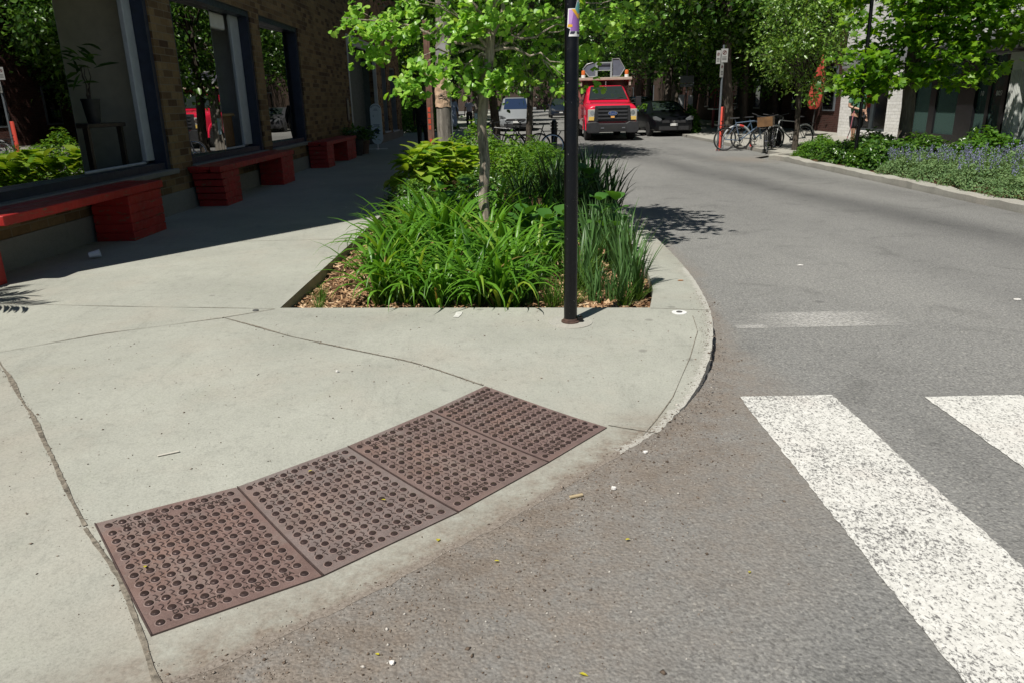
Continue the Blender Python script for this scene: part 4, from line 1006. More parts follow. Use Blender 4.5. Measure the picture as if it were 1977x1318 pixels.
for (x, y, k, s, lab) in BT:
    o = bt[k]
    if k in seen: o = dup(o)
    seen.add(k); o.location = (x, y, .05); o.rotation_euler = (rad(random.uniform(-3,3)), rad(random.uniform(-3,3)), random.uniform(0,6.28)); o.scale = s if hasattr(s, '__len__') else (s, s, s)
    tag(o, lab, 'tree', 'trees along the street')

# ---- hedges and bushes beyond the brick building
for i, (x, y, rx, ry, h, lab) in enumerate([(-4.6,40.0,1.1,1.0,1.9,'sunlit bush just past the far corner of the brick building'), (-6.3,41.2,1.3,1.0,2.3,'tall bush behind the sunlit one at the far building corner'), (-3.6,43.2,.8,.9,1.3,'bush beside the dark walking person'), (7.85,33.2,.35,.45,1.0,'small yellow-green bush beside the parked black car'), (-5.2,50,1.3,1.5,2.0,'bush along the far left gardens')]):
    shrub('bush', lab, x, y, rx, ry, h, 2600, OV, .13, G_HEDGE, 40+i, 'bush', 'bushes in the background')

# ================================================================== right flower bed
def mound(seed, rx, ry, h, n, tm, size): return shrub_mesh(seed, rx, ry, h, n, tm, size)
def catmint(seed):
    t = thing('catmint', '', 'catmint', (0,0,0)); R = np.random.default_rng(seed)
    link_mesh('foliage', np_mesh(*mound(seed, .62, .58, .40, 3800, tmpl_oval(.45), .042)), G_CAT, t)
    k = 34; a = R.random(k)*2*PI; r = np.sqrt(R.random(k))*.50; base = np.stack([r*np.cos(a), r*np.sin(a), .34*np.sqrt(np.clip(1-(r/.75)**2,0,1))], 1)
    P = []; S = []; stem = MB()
    for b in base:
        d = np.array([b[0]*.5+R.normal()*.12, b[1]*.5+R.normal()*.12, 1.0]); d /= np.linalg.norm(d); L = R.uniform(.12,.26)
        stem.tube([tuple(b-d*.05), tuple(b+d*L)], [.003,.0015], 4)
        for q in range(18):
            f = .25+.75*q/17; P.append(b+d*L*f+R.normal(size=3)*.011*(1.3-f)); S.append(.020*R.uniform(.7,1.2))
    P = np.array(P); v, tt = leaf_cloud(tmpl_oval(.7), P, RNG.normal(size=P.shape), RNG.normal(size=P.shape), S)
    stem.build('flower_stem', G_CAT, t)['kind'] = 'stuff'; link_mesh('flowers', np_mesh(v, tt), G_CATF, t)['kind'] = 'stuff'; return t
cm = [catmint(61), catmint(62)]
CS = [(7.58,14.1,1.05),(8.35,13.6,1.15),(7.52,13.0,1.05),(8.4,12.5,1.2),(7.58,11.9,1.08),(8.6,11.4,1.2),(7.62,10.8,1.05),(8.7,10.3,1.2),(7.8,9.7,1.1),(7.9,14.9,.9),(9.2,13.0,1.1),(9.3,11.9,1.1)]
CL = ['lavender-flowered catmint mound at the left end of the drift, beside the dark shrub','catmint mound behind the leftmost front one','catmint mound along the kerb, second from the left','catmint mound in the second row below the maple','catmint mound along the kerb in the middle of the drift','catmint mound in the second row near the right edge','catmint mound along the kerb near the right edge of the photo','catmint mound at the very right edge, second row','catmint mound along the kerb at the right edge','catmint mound furthest back at the left, next to the black pole','catmint mound at the back below the storefront windows','catmint mound at the back below the house number']
seen = set()
for i, (x, y, s) in enumerate(CS):
    o = cm[i % 2]
    if i % 2 in seen: o = dup(o)
    seen.add(i % 2); o.location = (x, y, .06); o.rotation_euler = (0,0,random.uniform(0,6.28)); o.scale = (s,s,s*random.uniform(.9,1.1)); tag(o, CL[i], 'catmint', 'catmint along the right kerb')
for i, (x, y, rx, ry, h, tm, sz, mat, n, lab) in enumerate([
 (7.65,18.6,.62,.6,.46,NAR,.10,G_FINE,4200,'bright green feathery mound at the tip of the right bed, by the bicycles'),
 (8.5,18.4,.6,.5,.5,NAR,.10,G_FINE,3000,'feathery mound behind the bright one at the tip of the right bed'),
 (7.5,17.2,.45,.5,.42,OV,.07,G_BG,2200,'low dark plant along the right kerb before the black pole'),
 (7.9,16.4,.6,.6,.62,OV,.09,G_BG,2600,'dark shrub around the foot of the black pole in the right bed'),
 (8.45,17.6,.6,.6,.6,OV,.10,G_HEDGE,2200,'leafy green plant in front of the person in the green shirt'),
 (8.6,15.9,.7,.6,.62,OV,.10,G_BG,2600,'dark shrub under the maple trunk'),
 (7.45,15.6,.42,.5,.5,OV,.09,G_BG,1900,'dark low shrub between the black pole and the catmint'),
 (9.2,14.6,.7,.6,.75,OV,.09,G_HEDGE,2400,'mid-green shrub behind the catmint under the maple'),
 (10.0,13.6,.8,.7,.85,OV,.07,G_CAT,3000,'grey-green shrub in front of the storefront door'),
 (10.4,12.3,.7,.6,.95,OV,.08,G_HEDGE,2400,'tall green shrub at the right edge by the fluted column'),
 (9.7,15.9,.6,.5,.6,OV,.09,G_BG,2000,'dark shrub in front of the storefront windows')]):
    shrub('bed_shrub', lab, x, y, rx, ry, h, n, tm, sz, mat, 70+i, 'shrub', 'shrubs in the right flower bed', .06)
dl = clump_proto('day_lily_clump', 60, .6, .03, .14, 45, 86, 95, 611, mat=G_DAY)
dl.name = 'daylily_clump'
place([dl], [(8.1,17.9,.8,.07),(7.6,16.3,.8,.07),(8.9,17.0,.9,.07)], ['daylily clump in the right bed in front of the person','daylily clump at the right kerb by the black pole foot','daylily clump behind the black pole in the right bed'], 'daylily', 'daylilies in the right bed')
dry = clump_proto('dry_grass_clump', 50, .34, .016, .08, 20, 75, 100, 612, mat=leaf_mat('dry_leaf', [lin(120,110,50), lin(190,160,80), lin(150,120,60)], .2))
place([dry], [(7.3,10.35,1,.07)], ['dry yellowed clump of leaves at the right kerb below the catmint'], 'plant', None)
# ================================================================== brick building on the left
def m_brick(name, cols, mortar, bw, bh, off=.5, rough=.85, axes='yz', bumps=.5, grime=.5):
    n = N(name); sp = n.node('ShaderNodeSeparateXYZ'); n.L(n.obj(), sp.inputs[0])
    cb = n.node('ShaderNodeCombineXYZ')
    h = n.math('ADD', sp.outputs[1], sp.outputs[0]); n.L(h, cb.inputs[0]); n.L(sp.outputs[2], cb.inputs[1])
    def br(c1, c2, m, bias=0):
        b = n.node('ShaderNodeTexBrick'); b.offset = off; b.inputs['Scale'].default_value = 1; b.inputs['Brick Width'].default_value = bw; b.inputs['Row Height'].default_value = bh
        b.inputs['Mortar Size'].default_value = .006; b.inputs['Mortar Smooth'].default_value = .3; b.inputs['Bias'].default_value = bias
        b.inputs['Color1'].default_value = c1; b.inputs['Color2'].default_value = c2; b.inputs['Mortar'].default_value = m
        n.L(cb.outputs[0], b.inputs['Vector']); return b
    b = br((0,0,0,1), (1,1,1,1), (.5,.5,.5,1), 0)
    c = n.ramp(b.outputs[0], [(i/(len(cols)-1), k) for i, k in enumerate(cols)])
    c = n.mix(.6, c, n.ramp(n.noise(14, 6, .7), [(.3, .65), (.7, 1.25)]), 'MULTIPLY')
    c = n.mix(grime, c, n.ramp(n.noise(.9, 5, .6), [(.35, .68), (.7, 1.08)]), 'MULTIPLY')
    c = n.mix(b.outputs[1], c, mortar)
    n.set(c, rough, 0, .25)
    n.bump(n.math('SUBTRACT', n.math('MULTIPLY', n.noise(60, 5, .7), .4), n.math('MULTIPLY', b.outputs[1], 1.0)), bumps, .012); return n.mat
BRICK = m_brick('tan_brick', [(.075,.040,.022,1),(.14,.085,.04,1),(.22,.14,.065,1),(.26,.175,.085,1),(.17,.11,.055,1)], (.20,.16,.11,1), .30, .098)
NAVY = plain('navy_paint', (.018,.026,.050), .45, var=.3, scale=9)
FOUND = m_concrete('foundation', (.20,.195,.175), dirtedge=False)
PALE_METAL = plain('pale_frame', (.42,.45,.48), .45, var=.15)
GREY_METAL = plain('mullion_grey', (.16,.18,.20), .4, metal=.3, var=.2)
WHITE = plain('white_paint', (.72,.72,.70), .6, var=.08)
GLASS = glass_mat('window_glass', (.72,.80,.78,1), 1.38, refl=.62)
GLASS_DK = glass_mat('dark_glass', (.12,.14,.15,1), 1.7)
X0 = WALLX; XG = X0-.24
bld = thing('brick_building', 'long tan brick building with navy-framed shop windows along the shaded pavement', 'building', (X0, 5.8, 0))
def LB(mb): # shift a builder made in world space into the building's space
    mb.v = [(a-X0, b-5.8, c) for a, b, c in mb.v]; return mb
SILL, LINT, ROOF = .727, 3.23, 8.75
WIN = [(6.25,10.89,SILL,LINT),(11.59,15.15,SILL,LINT),(15.66,18.50,SILL,LINT),(23.95,28.95,.0,3.56),(30.2,31.45,.49,3.0),(32.3,33.95,.45,2.95)]
w = MB(); y = 5.8; END = 35.2
for (a, b, z0, z1) in WIN:
    w.box(X0-.25, X0, y, a, .40, ROOF)            # pier
    if z0 > .5: w.box(X0-.25, X0, a, b, .40, z0-.07)   # below sill
    elif z0 > .3: w.box(X0-.25, X0, a, b, .40, z0)
    w.box(X0-.25, X0, a, b, z1, ROOF)
    y = b
w.box(X0-.25, X0, y, END, .40, ROOF)
w.box(-15, X0-.25, 5.8, 6.05, .40, ROOF); w.box(-15, X0-.25, END-.25, END, .40, ROOF); w.box(-15.2,-15,5.8,END,.4,ROOF)
LB(w).build('wall', BRICK, bld)
f = MB()
f.box(X0-.25, X0+.02, 5.8-.02, 23.95, -.1, .40); f.box(X0-.25, X0+.02, 28.95, END+.02, -.1, .40); f.box(-15, X0-.25, 5.78, 6.0, -.1, .40)
LB(f).build('foundation', FOUND, bld)
LB(MB().box(-15.2, X0+.06, 5.74, END+.05, ROOF, ROOF+.15)).build('roof', GREY_METAL, bld)
# room behind the shop windows
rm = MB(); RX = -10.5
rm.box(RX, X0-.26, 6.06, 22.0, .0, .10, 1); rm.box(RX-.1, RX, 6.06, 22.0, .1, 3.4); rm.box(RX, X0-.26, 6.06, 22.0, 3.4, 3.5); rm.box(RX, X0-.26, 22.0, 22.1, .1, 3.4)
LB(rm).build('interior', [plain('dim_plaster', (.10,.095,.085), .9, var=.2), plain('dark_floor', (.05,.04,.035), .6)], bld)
pt = MB(); pt.box(-6.35, X0-.27, 11.16, 11.26, .1, 3.4); 
LB(pt).build('partition', plain('cream_wall', (.55,.53,.40), .8, var=.1), bld)
LB(MB().box(-8.6,-6.36,12.6,12.7,.1,3.4)).build('partition', plain('tan_wall', (.26,.24,.18), .8, var=.15), bld)
LB(MB().box(-6.7, X0-.27, 15.32, 15.42, .1, 3.4)).build('partition', plain('pale_wall', (.55,.57,.54), .8, var=.1), bld)
def window(a, b, z0, z1, mulls, skip=None, tilt=.036):
    fr = MB(); t = .10
    fr.box(XG-.05, X0-.03, a, a+t, z0, z1); fr.box(XG-.05, X0-.03, b-t, b, z0, z1)
    fr.box(XG-.05, X0-.03, a+t, b-t, z1-t, z1); fr.box(XG-.05, X0-.06, a+t, b-t, z0, z0+t*.9)
    wo = LB(fr).build('window', NAVY, bld)
    si = LB(MB().box(X0-.25, X0+.07, a-.05, b+.05, z0-.07, z0-.001)).build('sill', FOUND, wo, bevel=.01)
    ys = [a+t] + [m for m in mulls] + [b-t]
    for i in range(len(ys)-1):
        if skip == i: continue
        k = tilt*(ys[i+1]-ys[i]); xa, xb = XG-k/2, XG+k/2; p = MB().quad((xa,ys[i],z0+.09),(xb,ys[i+1],z0+.09),(xb,ys[i+1],z1-t),(xa,ys[i],z1-t)); LB(p).build('pane', GLASS, wo)
    for m in mulls: LB(MB().box(XG-.03, XG+.03, m-.035, m+.035, z0+.09, z1-t)).build('mullion', GREY_METAL, wo)
    return wo
w1 = window(*WIN[0], [8.95], 1)
LB(MB().box(XG-.02, XG+.05, 10.56, 10.785, SILL+.125, LINT-.1).box(XG-.02, XG+.035, 8.99, 10.56, SILL+.091, SILL+.125)).build('inner_frame', PALE_METAL, w1, bevel=.01)
w2 = window(*WIN[1], [13.62], 1)
LB(MB().box(XG-.02, XG+.04, 14.62, 15.045, SILL+.125, LINT-.101).box(XG-.02, XG+.035, 13.66, 14.62, SILL+.091, SILL+.125)).build('inner_frame', PALE_METAL, w2, bevel=.01)
LB(MB().box(XG-.20, XG-.06, 13.66, 14.6, 2.86, 3.12)).build('roller_blind', WHITE, w2, bevel=.02)
w3 = window(*WIN[2], [17.95])
for (a, b, z0, z1) in WIN[4:]:
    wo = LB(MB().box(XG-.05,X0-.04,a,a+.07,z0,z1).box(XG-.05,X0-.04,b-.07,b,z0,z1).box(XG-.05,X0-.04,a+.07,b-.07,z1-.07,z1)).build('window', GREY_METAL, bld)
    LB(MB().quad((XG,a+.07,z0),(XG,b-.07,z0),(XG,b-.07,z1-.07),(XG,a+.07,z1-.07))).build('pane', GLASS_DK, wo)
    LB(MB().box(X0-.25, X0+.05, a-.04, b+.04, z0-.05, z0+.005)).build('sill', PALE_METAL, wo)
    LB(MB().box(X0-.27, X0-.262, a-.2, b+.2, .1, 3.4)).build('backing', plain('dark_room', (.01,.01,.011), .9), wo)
# recessed shop entrance
a, b, z0, z1 = WIN[3]
en = LB(MB().box(X0-.10, X0+.02, a+.002, a+.12, .10, z1-.002).box(X0-.10, X0+.02, b-.09, b-.002, .10, z1-.002).box(X0-.10, X0+.015, a+.12, b-.09, z1-.28, z1-.002)).build('entrance', plain('white_trim', (.48,.50,.50), .6, var=.1), bld)
gp = plain('grey_green_paint', (.085,.105,.095), .6, var=.2)
LB(MB().box(-5.9,-5.8,a,b,.1,z1).box(-5.8,X0-.26,b,b+.1,.1,z1).box(-5.8,X0-.26,a-.1,a,.1,z1).box(-5.35,-5.25,25.55,b,.1,z1-.3)).build('door_surround', gp, en)
LB(MB().box(-5.78,-5.72,24.2,25.4,.1,2.4)).build('door', GLASS_DK, en)
LB(MB().box(-5.9,X0-.1,a,b,.0,.10)).build('threshold', FOUND, en)
nf = LB(MB().box(X0,X0+.03,23.2,23.55,1.05,1.72)).build('notice_frame', plain('dark_wood', (.06,.035,.025), .6), bld, bevel=.006)
LB(MB().quad((X0+.033,23.25,1.1),(X0+.033,23.5,1.1),(X0+.033,23.5,1.67),(X0+.033,23.25,1.67))).build('notice_sheet', plain('old_paper', (.30,.27,.22), .8), nf)

# things inside the shop
WOODD = plain('dark_table_wood', (.030,.022,.017), .5, var=.3)
def table(x0, x1, y0, y1, z, lab):
    t = thing('table', lab, 'table', ((x0+x1)/2, (y0+y1)/2, .10)); hx, hy = (x1-x0)/2, (y1-y0)/2
    MB().box(-hx,hx,-hy,hy,z-.05,z).build('tabletop', WOODD, t, bevel=.005)
    for sx in (-1, 1):
        for sy in (-1, 1): MB().box(sx*(hx-.06)-.03, sx*(hx-.06)+.03, sy*(hy-.06)-.03, sy*(hy-.06)+.03, 0, z-.05).build('leg', WOODD, t)
table(-6.3, -5.12, 9.5, 10.45, 1.28, 'tall dark table just inside the nearest shop window')
def pot_plant(name, lab, x, y, z, r, h, nL, size, tm, mat, potmat, seed, spread=.7, cat='plant', grp=None):
    t = thing(name, lab, cat, (x, y, z), 0, grp); R = np.random.default_rng(seed)
    MB().lathe([(r*.7,0),(r,h),(r*1.06,h),(r*1.06,h*1.08),(r*.9,h*1.08),(r*.88,h*.9)], n=18).build('pot', potmat, t, smooth=True)
    mb = MB()
    for k in range(4): mb.tube(branch_path((0,0,h*.8),(R.normal()*.1*spread,R.normal()*.1*spread,h+size*1.4), 0,.05,4), [.014,.011,.009,.006,.004], 5)
    mb.build('stem', BARK_D, t)
    P = np.column_stack([R.normal(0,.22*spread,nL), R.normal(0,.22*spread,nL), h+size*(.4+R.random(nL)*1.9)]); D = P*np.array([1,1,0])+R.normal(size=(nL,3))*.15; D[:,2] += .1
    v, tt = leaf_cloud(tm, P, R.normal(size=(nL,3))*.4+np.array([0,0,1]), D, size*(.6+.6*R.random(nL)))
    link_mesh('foliage', np_mesh(v, tt), mat, t); return t
DKPOT = plain('dark_pot', (.02,.02,.02), .6)
pot_plant('potted_dracaena', 'dark potted plant with drooping strap leaves standing on the table in the nearest shop window', -5.35, 10.1, 1.38, .11, .28, 26, .30, tmpl_oval(.16), G_BG, DKPOT, 5, .35)
cab = thing('cabinet', 'brown wooden cabinet inside the middle shop window', 'cabinet', (-5.45, 14.15, .1))
CW = plain('cabinet_wood', (.16,.085,.035), .5, var=.4, scale=5)
MB().box(-.30,.30,-.45,.45,0,1.28).build('case', CW, cab, bevel=.006); MB().box(-.34,.34,-.49,.49,1.28,1.33).build('top', plain('cabinet_top', (.30,.20,.09), .5), cab, bevel=.006)
hang = thing('hanging_plant', 'hanging basket with trailing stems inside the middle shop window', 'plant', (-5.45, 13.95, 1.5))
MB().lathe([(.08,.85),(.17,1.02),(.18,1.06),(.15,1.05)], n=16).build('pot', DKPOT, hang, smooth=True)
mb = MB()
for k in range(3): a = k*2.1; mb.tube([(.17*math.cos(a),.17*math.sin(a),1.05),(0,0,1.62)], .004, 4)
mb.tube([(0,0,1.62),(0,0,1.9)], .004, 4); mb.build('cord', DKPOT, hang)
P = []; D = []; 
for k in range(16):
    a = RNG.random()*6.28; L = RNG.uniform(.2,.9)
    for q in range(9): P.append((.17*math.cos(a)+RNG.normal()*.03, .17*math.sin(a)+RNG.normal()*.03, 1.05-L*q/9+.12*math.sin(q))); D.append((RNG.normal(),RNG.normal(),-1))
v, tt = leaf_cloud(tmpl_oval(.6), np.array(P), RNG.normal(size=(len(P),3)), np.array(D,float), .09+.05*RNG.random(len(P)))
link_mesh('foliage', np_mesh(v, tt), G_BG, hang)

# ================================================================== red benches
def m_red():
    n = N('red_paint')
    wear = n.ramp(n.noise(9, 8, .75, n.mapping((1,.5,3))), [(.57, 0), (.63, 1)])
    c = n.ramp(n.noise(3, 5, .6), [(.3, (.24,.012,.010,1)), (.7, (.40,.022,.018,1))])
    e = n.node('ShaderNodeNewGeometry')
    n.set(n.mix(wear, c, (.14,.085,.05,1)), n.ramp(n.noise(14, 4), [(.3, .38), (.7, .6)]), 0, .4); n.bump(n.noise(30, 6, .7), .25, .006); return n.mat
RED = m_red()
def bench(y0, y1, pyl, lab, xf=-4.27, xb=-4.745, zt=.60):
    t = thing('red_bench', lab, 'bench', (xf, y0, KH), 0, 'red wooden benches along the brick building')
    st_ = MB()
    for k in range(3):
        a_, b_ = xb-xf+(.015-xb+xf)*k/3+.004, xb-xf+(.015-xb+xf)*(k+1)/3-.004; st_.box(a_, b_, 0, y1-y0, zt-(.085 if k == 2 else .05), zt-.002*(k % 2))
    st_.box(xb-xf+.02, -.2, .02, y1-y0-.02, zt-.085, zt-.0505); st_.build('seat', RED, t, bevel=.006)
    for (a, b, fl) in pyl:
        a -= y0; b -= y0; n = 5; hs = (zt-.086)/n; s = MB()
        for k in range(n):
            z0 = k*hs; z1 = z0+hs-.013; ins = fl*(1-(k+.5)/n); ins1 = ins
            s.box(xb-xf+.03, -.012-.0*k, a+ins, b-.0, z0, z1)
        s.box(xb-xf+.04, -.022, a+fl+.012, b-.012, 0, zt-.086)
        s.build('support', RED, t, bevel=.004)
    return t
bench(6.32, 9.36, [(8.50,9.33,0)], 'nearest red bench under the first shop window, with a long peeling seat edge')
MB().box(-4.745+4.27,-.16,.01,.12,0,.514).build('support', RED, bpy.data.objects['red_bench'], bevel=.004)
bench(11.30, 15.30, [(11.36,12.15,.14),(14.48,15.27,0)], 'middle red bench under the second and third shop windows, with two plank supports')
bench(18.15, 21.75, [(18.2,18.95,.05),(20.55,21.7,0)], 'furthest red bench, against the blank brick wall before the shop door')
# ================================================================== board sign and pots by the door
sb = thing('sandwich_sign', 'tall pale blue rounded board sign on a small cross foot near the shop door', 'sign', (-4.28, 25.4, KH))
def capsule(w, h, n=10): return [(w*math.cos(a), h-w+w*math.sin(a)) for a in np.linspace(0,PI,n)] + [(-w*math.cos(a), w-w*math.sin(a)) for a in np.linspace(0,PI,n)]
PB = plain('pale_blue_board', (.70,.78,.82), .5, var=.06)
MB().prism([(x, z+.16) for x, z in capsule(.185,1.28)], -.014, .014, 'y').build('board', PB, sb, bevel=.004)
MB().box(-.02,.02,-.012,.012,.0,.2).box(-.30,.30,-.03,.03,0,.03).box(-.03,.03,-.25,-.031,0,.028).build('stand', WHITE, sb, bevel=.004)
DKB = plain('dark_blue_print', (.03,.05,.12), .6)
mb = MB()
for k in range(9): a = rad(150-k*15); mb.box(-.008,.008,-.0165,-.0145,0,.035, 0, Matrix.Translation((.14*math.cos(a),0,1.24+.13*math.sin(a)))@Matrix.Rotation(-(a-PI/2),4,'Y'))
for (zz, ww, oo) in ((1.26,.05,0),(1.225,.07,0),(1.07,.02,-.08),(1.03,.02,-.08),(.78,.11,0),(.745,.09,0),(.72,.10,0)): mb.box(oo-ww,oo+ww,-.0165,-.0145,zz,zz+.012)
mb.lathe([(0,-.0165),(.085,-.0165),(.085,-.0145)], (0,0,.58), 20, axis='y') if False else mb.prism([(.085*math.cos(a),.585+.085*math.sin(a)) for a in np.linspace(0,2*PI,24)[:-1]], -.0165, -.0145, 'y')
mb.build('printing', DKB, sb)
pot_plant('potted_shrub', 'dark potted shrub between the furthest red bench and the shop door', -4.42, 22.5, KH, .22, .42, 260, .16, OV, G_BG, DKPOT, 15, 1.1, grp='pots by the shop door')
pot_plant('potted_shrub', 'smaller potted plant just before the rounded board sign', -4.35, 23.3, KH, .18, .36, 160, .13, OV, G_BG, plain('clay_pot', (.12,.07,.05), .8), 16, .8, grp='pots by the shop door')

# ================================================================== white brick building on the right
RXW = 12.06
WB = m_brick('white_painted_brick', [(.76,.75,.72,1),(.83,.82,.80,1),(.86,.85,.83,1)], (.58,.57,.54,1), .40, .10, bumps=1.0, grime=.25)
SHOPBLK = plain('black_shopfront', (.012,.012,.014), .4, var=.3)
FROST = glass_mat('frosted_glass', (.55,.70,.66,1), 1.12, .12, .6, (.09,.155,.14,1), .35)
GREYB = plain('grey_band', (.26,.27,.28), .6, var=.1)
SIDING = m_brick('white_siding', [(.74,.74,.72,1),(.78,.78,.76,1)], (.36,.36,.35,1), 6.0, .15, 0, bumps=.8, grime=.2)
rb = thing('shop_building', 'white brick corner shop building with dark shopfront and frosted windows on the right', 'building', (RXW, 12, .09))
def RBm(mb): mb.v = [(a-RXW, b-12, c-.09) for a, b, c in mb.v]; return mb
wl = MB(); wl.box(RXW,RXW+.3,27.25,28.25,.09,2.38); wl.box(RXW,RXW+.3,23.65,24.75,.09,2.38); wl.box(RXW,RXW+.3,24.75,27.25,.09,.34)
RBm(wl).build('wall', WB, rb)
RBm(MB().box(RXW+.02,RXW+.3,8,28.25,2.95,9).box(RXW+.3,24,28.0,28.25,.09,9).box(RXW+.02,24,7.8,8,.09,9)).build('upper_wall', SIDING, rb)
RBm(MB().box(RXW-.06,RXW+.35,8,28.29,2.38,2.95)).build('sign_band', GREYB, rb, bevel=.02)
RBm(MB().box(RXW-.45,RXW-.061,8,23.0,2.45,2.72)).build('canopy', plain('canopy_dark', (.05,.05,.052), .6), rb, bevel=.02)
RBm(MB().box(RXW-.1,24,7.8,28.4,9,9.2)).build('roof', GREYB, rb)
wd = RBm(MB().box(RXW+.10,RXW+.2,24.75,24.84,.34,2.38).box(RXW+.10,RXW+.2,27.16,27.25,.34,2.38).box(RXW+.10,RXW+.2,24.84,27.16,.34,.42).box(RXW+.10,RXW+.2,25.95,26.08,.42,2.38)).build('window', plain('slate_frame', (.04,.05,.055), .4), rb)
for a, b in ((24.84,25.95),(26.08,27.16)): RBm(MB().quad((RXW+.15,a,.42),(RXW+.15,b,.42),(RXW+.15,b,2.38),(RXW+.15,a,2.38))).build('pane', FROST, wd)
RBm(MB().box(RXW+.35,RXW+.4,8,28,.09,2.9)).build('interior', plain('dim_interior', (.12,.13,.125), .9), rb)
sf = RBm(MB().box(RXW+.02,RXW+.2,23.2,23.64,.09,2.38).box(RXW+.02,RXW+.2,20.95,23.2,.09,.42).box(RXW+.04,RXW+.16,22.05,22.35,.42,2.38).box(RXW+.02,RXW+.2,20.2,20.95,.09,2.38).box(RXW+.06,RXW+.2,19.62,19.75,.09,2.38).box(RXW+.02,RXW+.2,18.95,19.1,.09,2.38).box(RXW+.03,RXW+.2,19.1,20.2,.09,.36)).build('shopfront', SHOPBLK, rb)
for a, b in ((20.95,22.05),(22.35,23.2),(19.75,20.2),(19.1,19.62)): RBm(MB().quad((RXW+.10,a,.40),(RXW+.10,b,.40),(RXW+.10,b,2.38),(RXW+.10,a,2.38))).build('pane', FROST, sf)
for body, yy in (('10', 20.02), ('807', 19.32)):
    tm = text_mesh(body, .17, .002)
    for vt in tm.vertices: x, yv, z = vt.co; vt.co = (RXW+.095-z-RXW, yy-x-12, 1.48+yv-.09)
    link_mesh('house_number', tm, WHITE, sf)
RBm(MB().box(RXW-.5,RXW+.0,18.9,20.3,.09,.22)).build('doorstep', FOUND, rb, bevel=.01)
col = MB(); col.box(RXW-.14,RXW+.05,18.25,18.62,.09,2.22)
for k in range(6): col.box(RXW-.165,RXW-.141,18.28+k*.056,18.31+k*.056,.2,2.0)
col.box(RXW-.2,RXW+.05,18.2,18.66,2.22,2.4); RBm(col).build('fluted_column', plain('stone_white', (.56,.58,.55), .6, var=.1), rb, bevel=.006)
RBm(MB().box(RXW+.0,RXW+.2,16.3,18.2,.09,2.38)).build('side_door', plain('pale_green_paint', (.30,.36,.33), .5, var=.1), rb)
dm = MB()
for k in range(2):
    for q in range(3): dm.box(RXW-.025,RXW-.001,16.5+k*.85,17.2+k*.85,.3+q*.68,.85+q*.68)
RBm(dm).build('door_panel', plain('pale_green_trim', (.34,.40,.37), .5), rb, bevel=.01)
RBm(MB().box(RXW+.03,RXW+.3,8,16.3,.09,2.38)).build('side_wall', WB, rb)

# ================================================================== dark row houses far back
def row_house(x, y0, y1, h, face, m, lab, sgn):
    t = thing('row_house', lab, 'house', (x, y0, 0)); D = 9*sgn
    MB().box(min(0,D),max(0,D),0,y1-y0,0,h).build('wall', m, t)
    for fl in range(int(h//3)):
        for k in range(2):
            yy = (y1-y0)*(.22+.45*k); f = MB().box(-sgn*.03-.03,-sgn*.03+.03,yy,yy+1.1,.9+3*fl,2.6+3*fl).build('window', GREY_METAL, t)
            MB().box(-sgn*.065-.01,-sgn*.065+.01,yy+.08,yy+1.02,.98+3*fl,2.52+3*fl).build('pane', GLASS_DK, f)
    MB().box(min(-.2*sgn,D),max(-.2*sgn,D),-.05,y1-y0+.05,h,h+.3).build('cornice', plain('dark_cornice', (.05,.045,.04), .7), t); return t
RB1 = m_brick('red_brick', [(.045,.018,.014,1),(.075,.028,.022,1),(.06,.024,.018,1)], (.09,.075,.065,1), .21, .07)
RB2 = m_brick('brown_brick', [(.05,.032,.024,1),(.08,.05,.036,1)], (.14,.12,.10,1), .21, .07)
for i, (y0, y1, h, m) in enumerate([(29.2,37,8,RB1),(38,47,9,RB2),(48,58,9,RB1),(60,74,9,RB2),(76,96,9,RB1)]):
    row_house(13.0, y0, y1, h, 1, m, ['dark red brick house right behind the white corner building','brown brick house with the red stairs, second along the right','red brick house third along the right','brown brick house far along the right','red brick house furthest along the right'][i], 1)
for i, (y0, y1, h, m) in enumerate([(48,60,9,RB2),(62,78,9,RB1),(80,100,9,RB2)]):
    row_house(-8.5, y0, y1, h, 1, m, ['brown brick house beyond the garden on the left','red brick house further along the left','brown brick house furthest along the left'][i], -1)
eh = row_house(0, 0, 36, 10, 1, RB2, 'dark building closing the far end of the street', 1); eh.location = (-14, 146, 0); eh.rotation_euler = (0,0,-PI/2); eh.location = (-16, 146, 0)
st = thing('red_staircase', 'small red iron balcony stair with white steps in the shade behind the bikes', 'staircase', (10.55, 38, 0))
IR = plain('red_iron', (.32,.05,.06), .5)
mb = MB()
for k in range(7): mb.tube([(-.45+.15*k,0,1.0),(-.45+.15*k,0,1.85-.02*k)], .016, 6)
mb.tube([(-.5,0,1.86),(.5,0,1.74)], .022, 6); mb.tube([(-.5,0,1.02),(.5,0,1.02)], .022, 6); mb.tube([(-.75,0,1.5),(-.5,0,1.86),(-.2,.0,2.2)], .02, 6); mb.build('railing', IR, st)
MB().box(-.55,.55,-.1,.9,.93,.99).box(-.1,.55,-.25,-.101,1.18,1.22).build('step', WHITE, st); MB().box(-.5,-.4,.1,.2,0,.93).build('support', IR, st); MB().box(.4,.5,.1,.2,0,.93).build('support', IR, st)
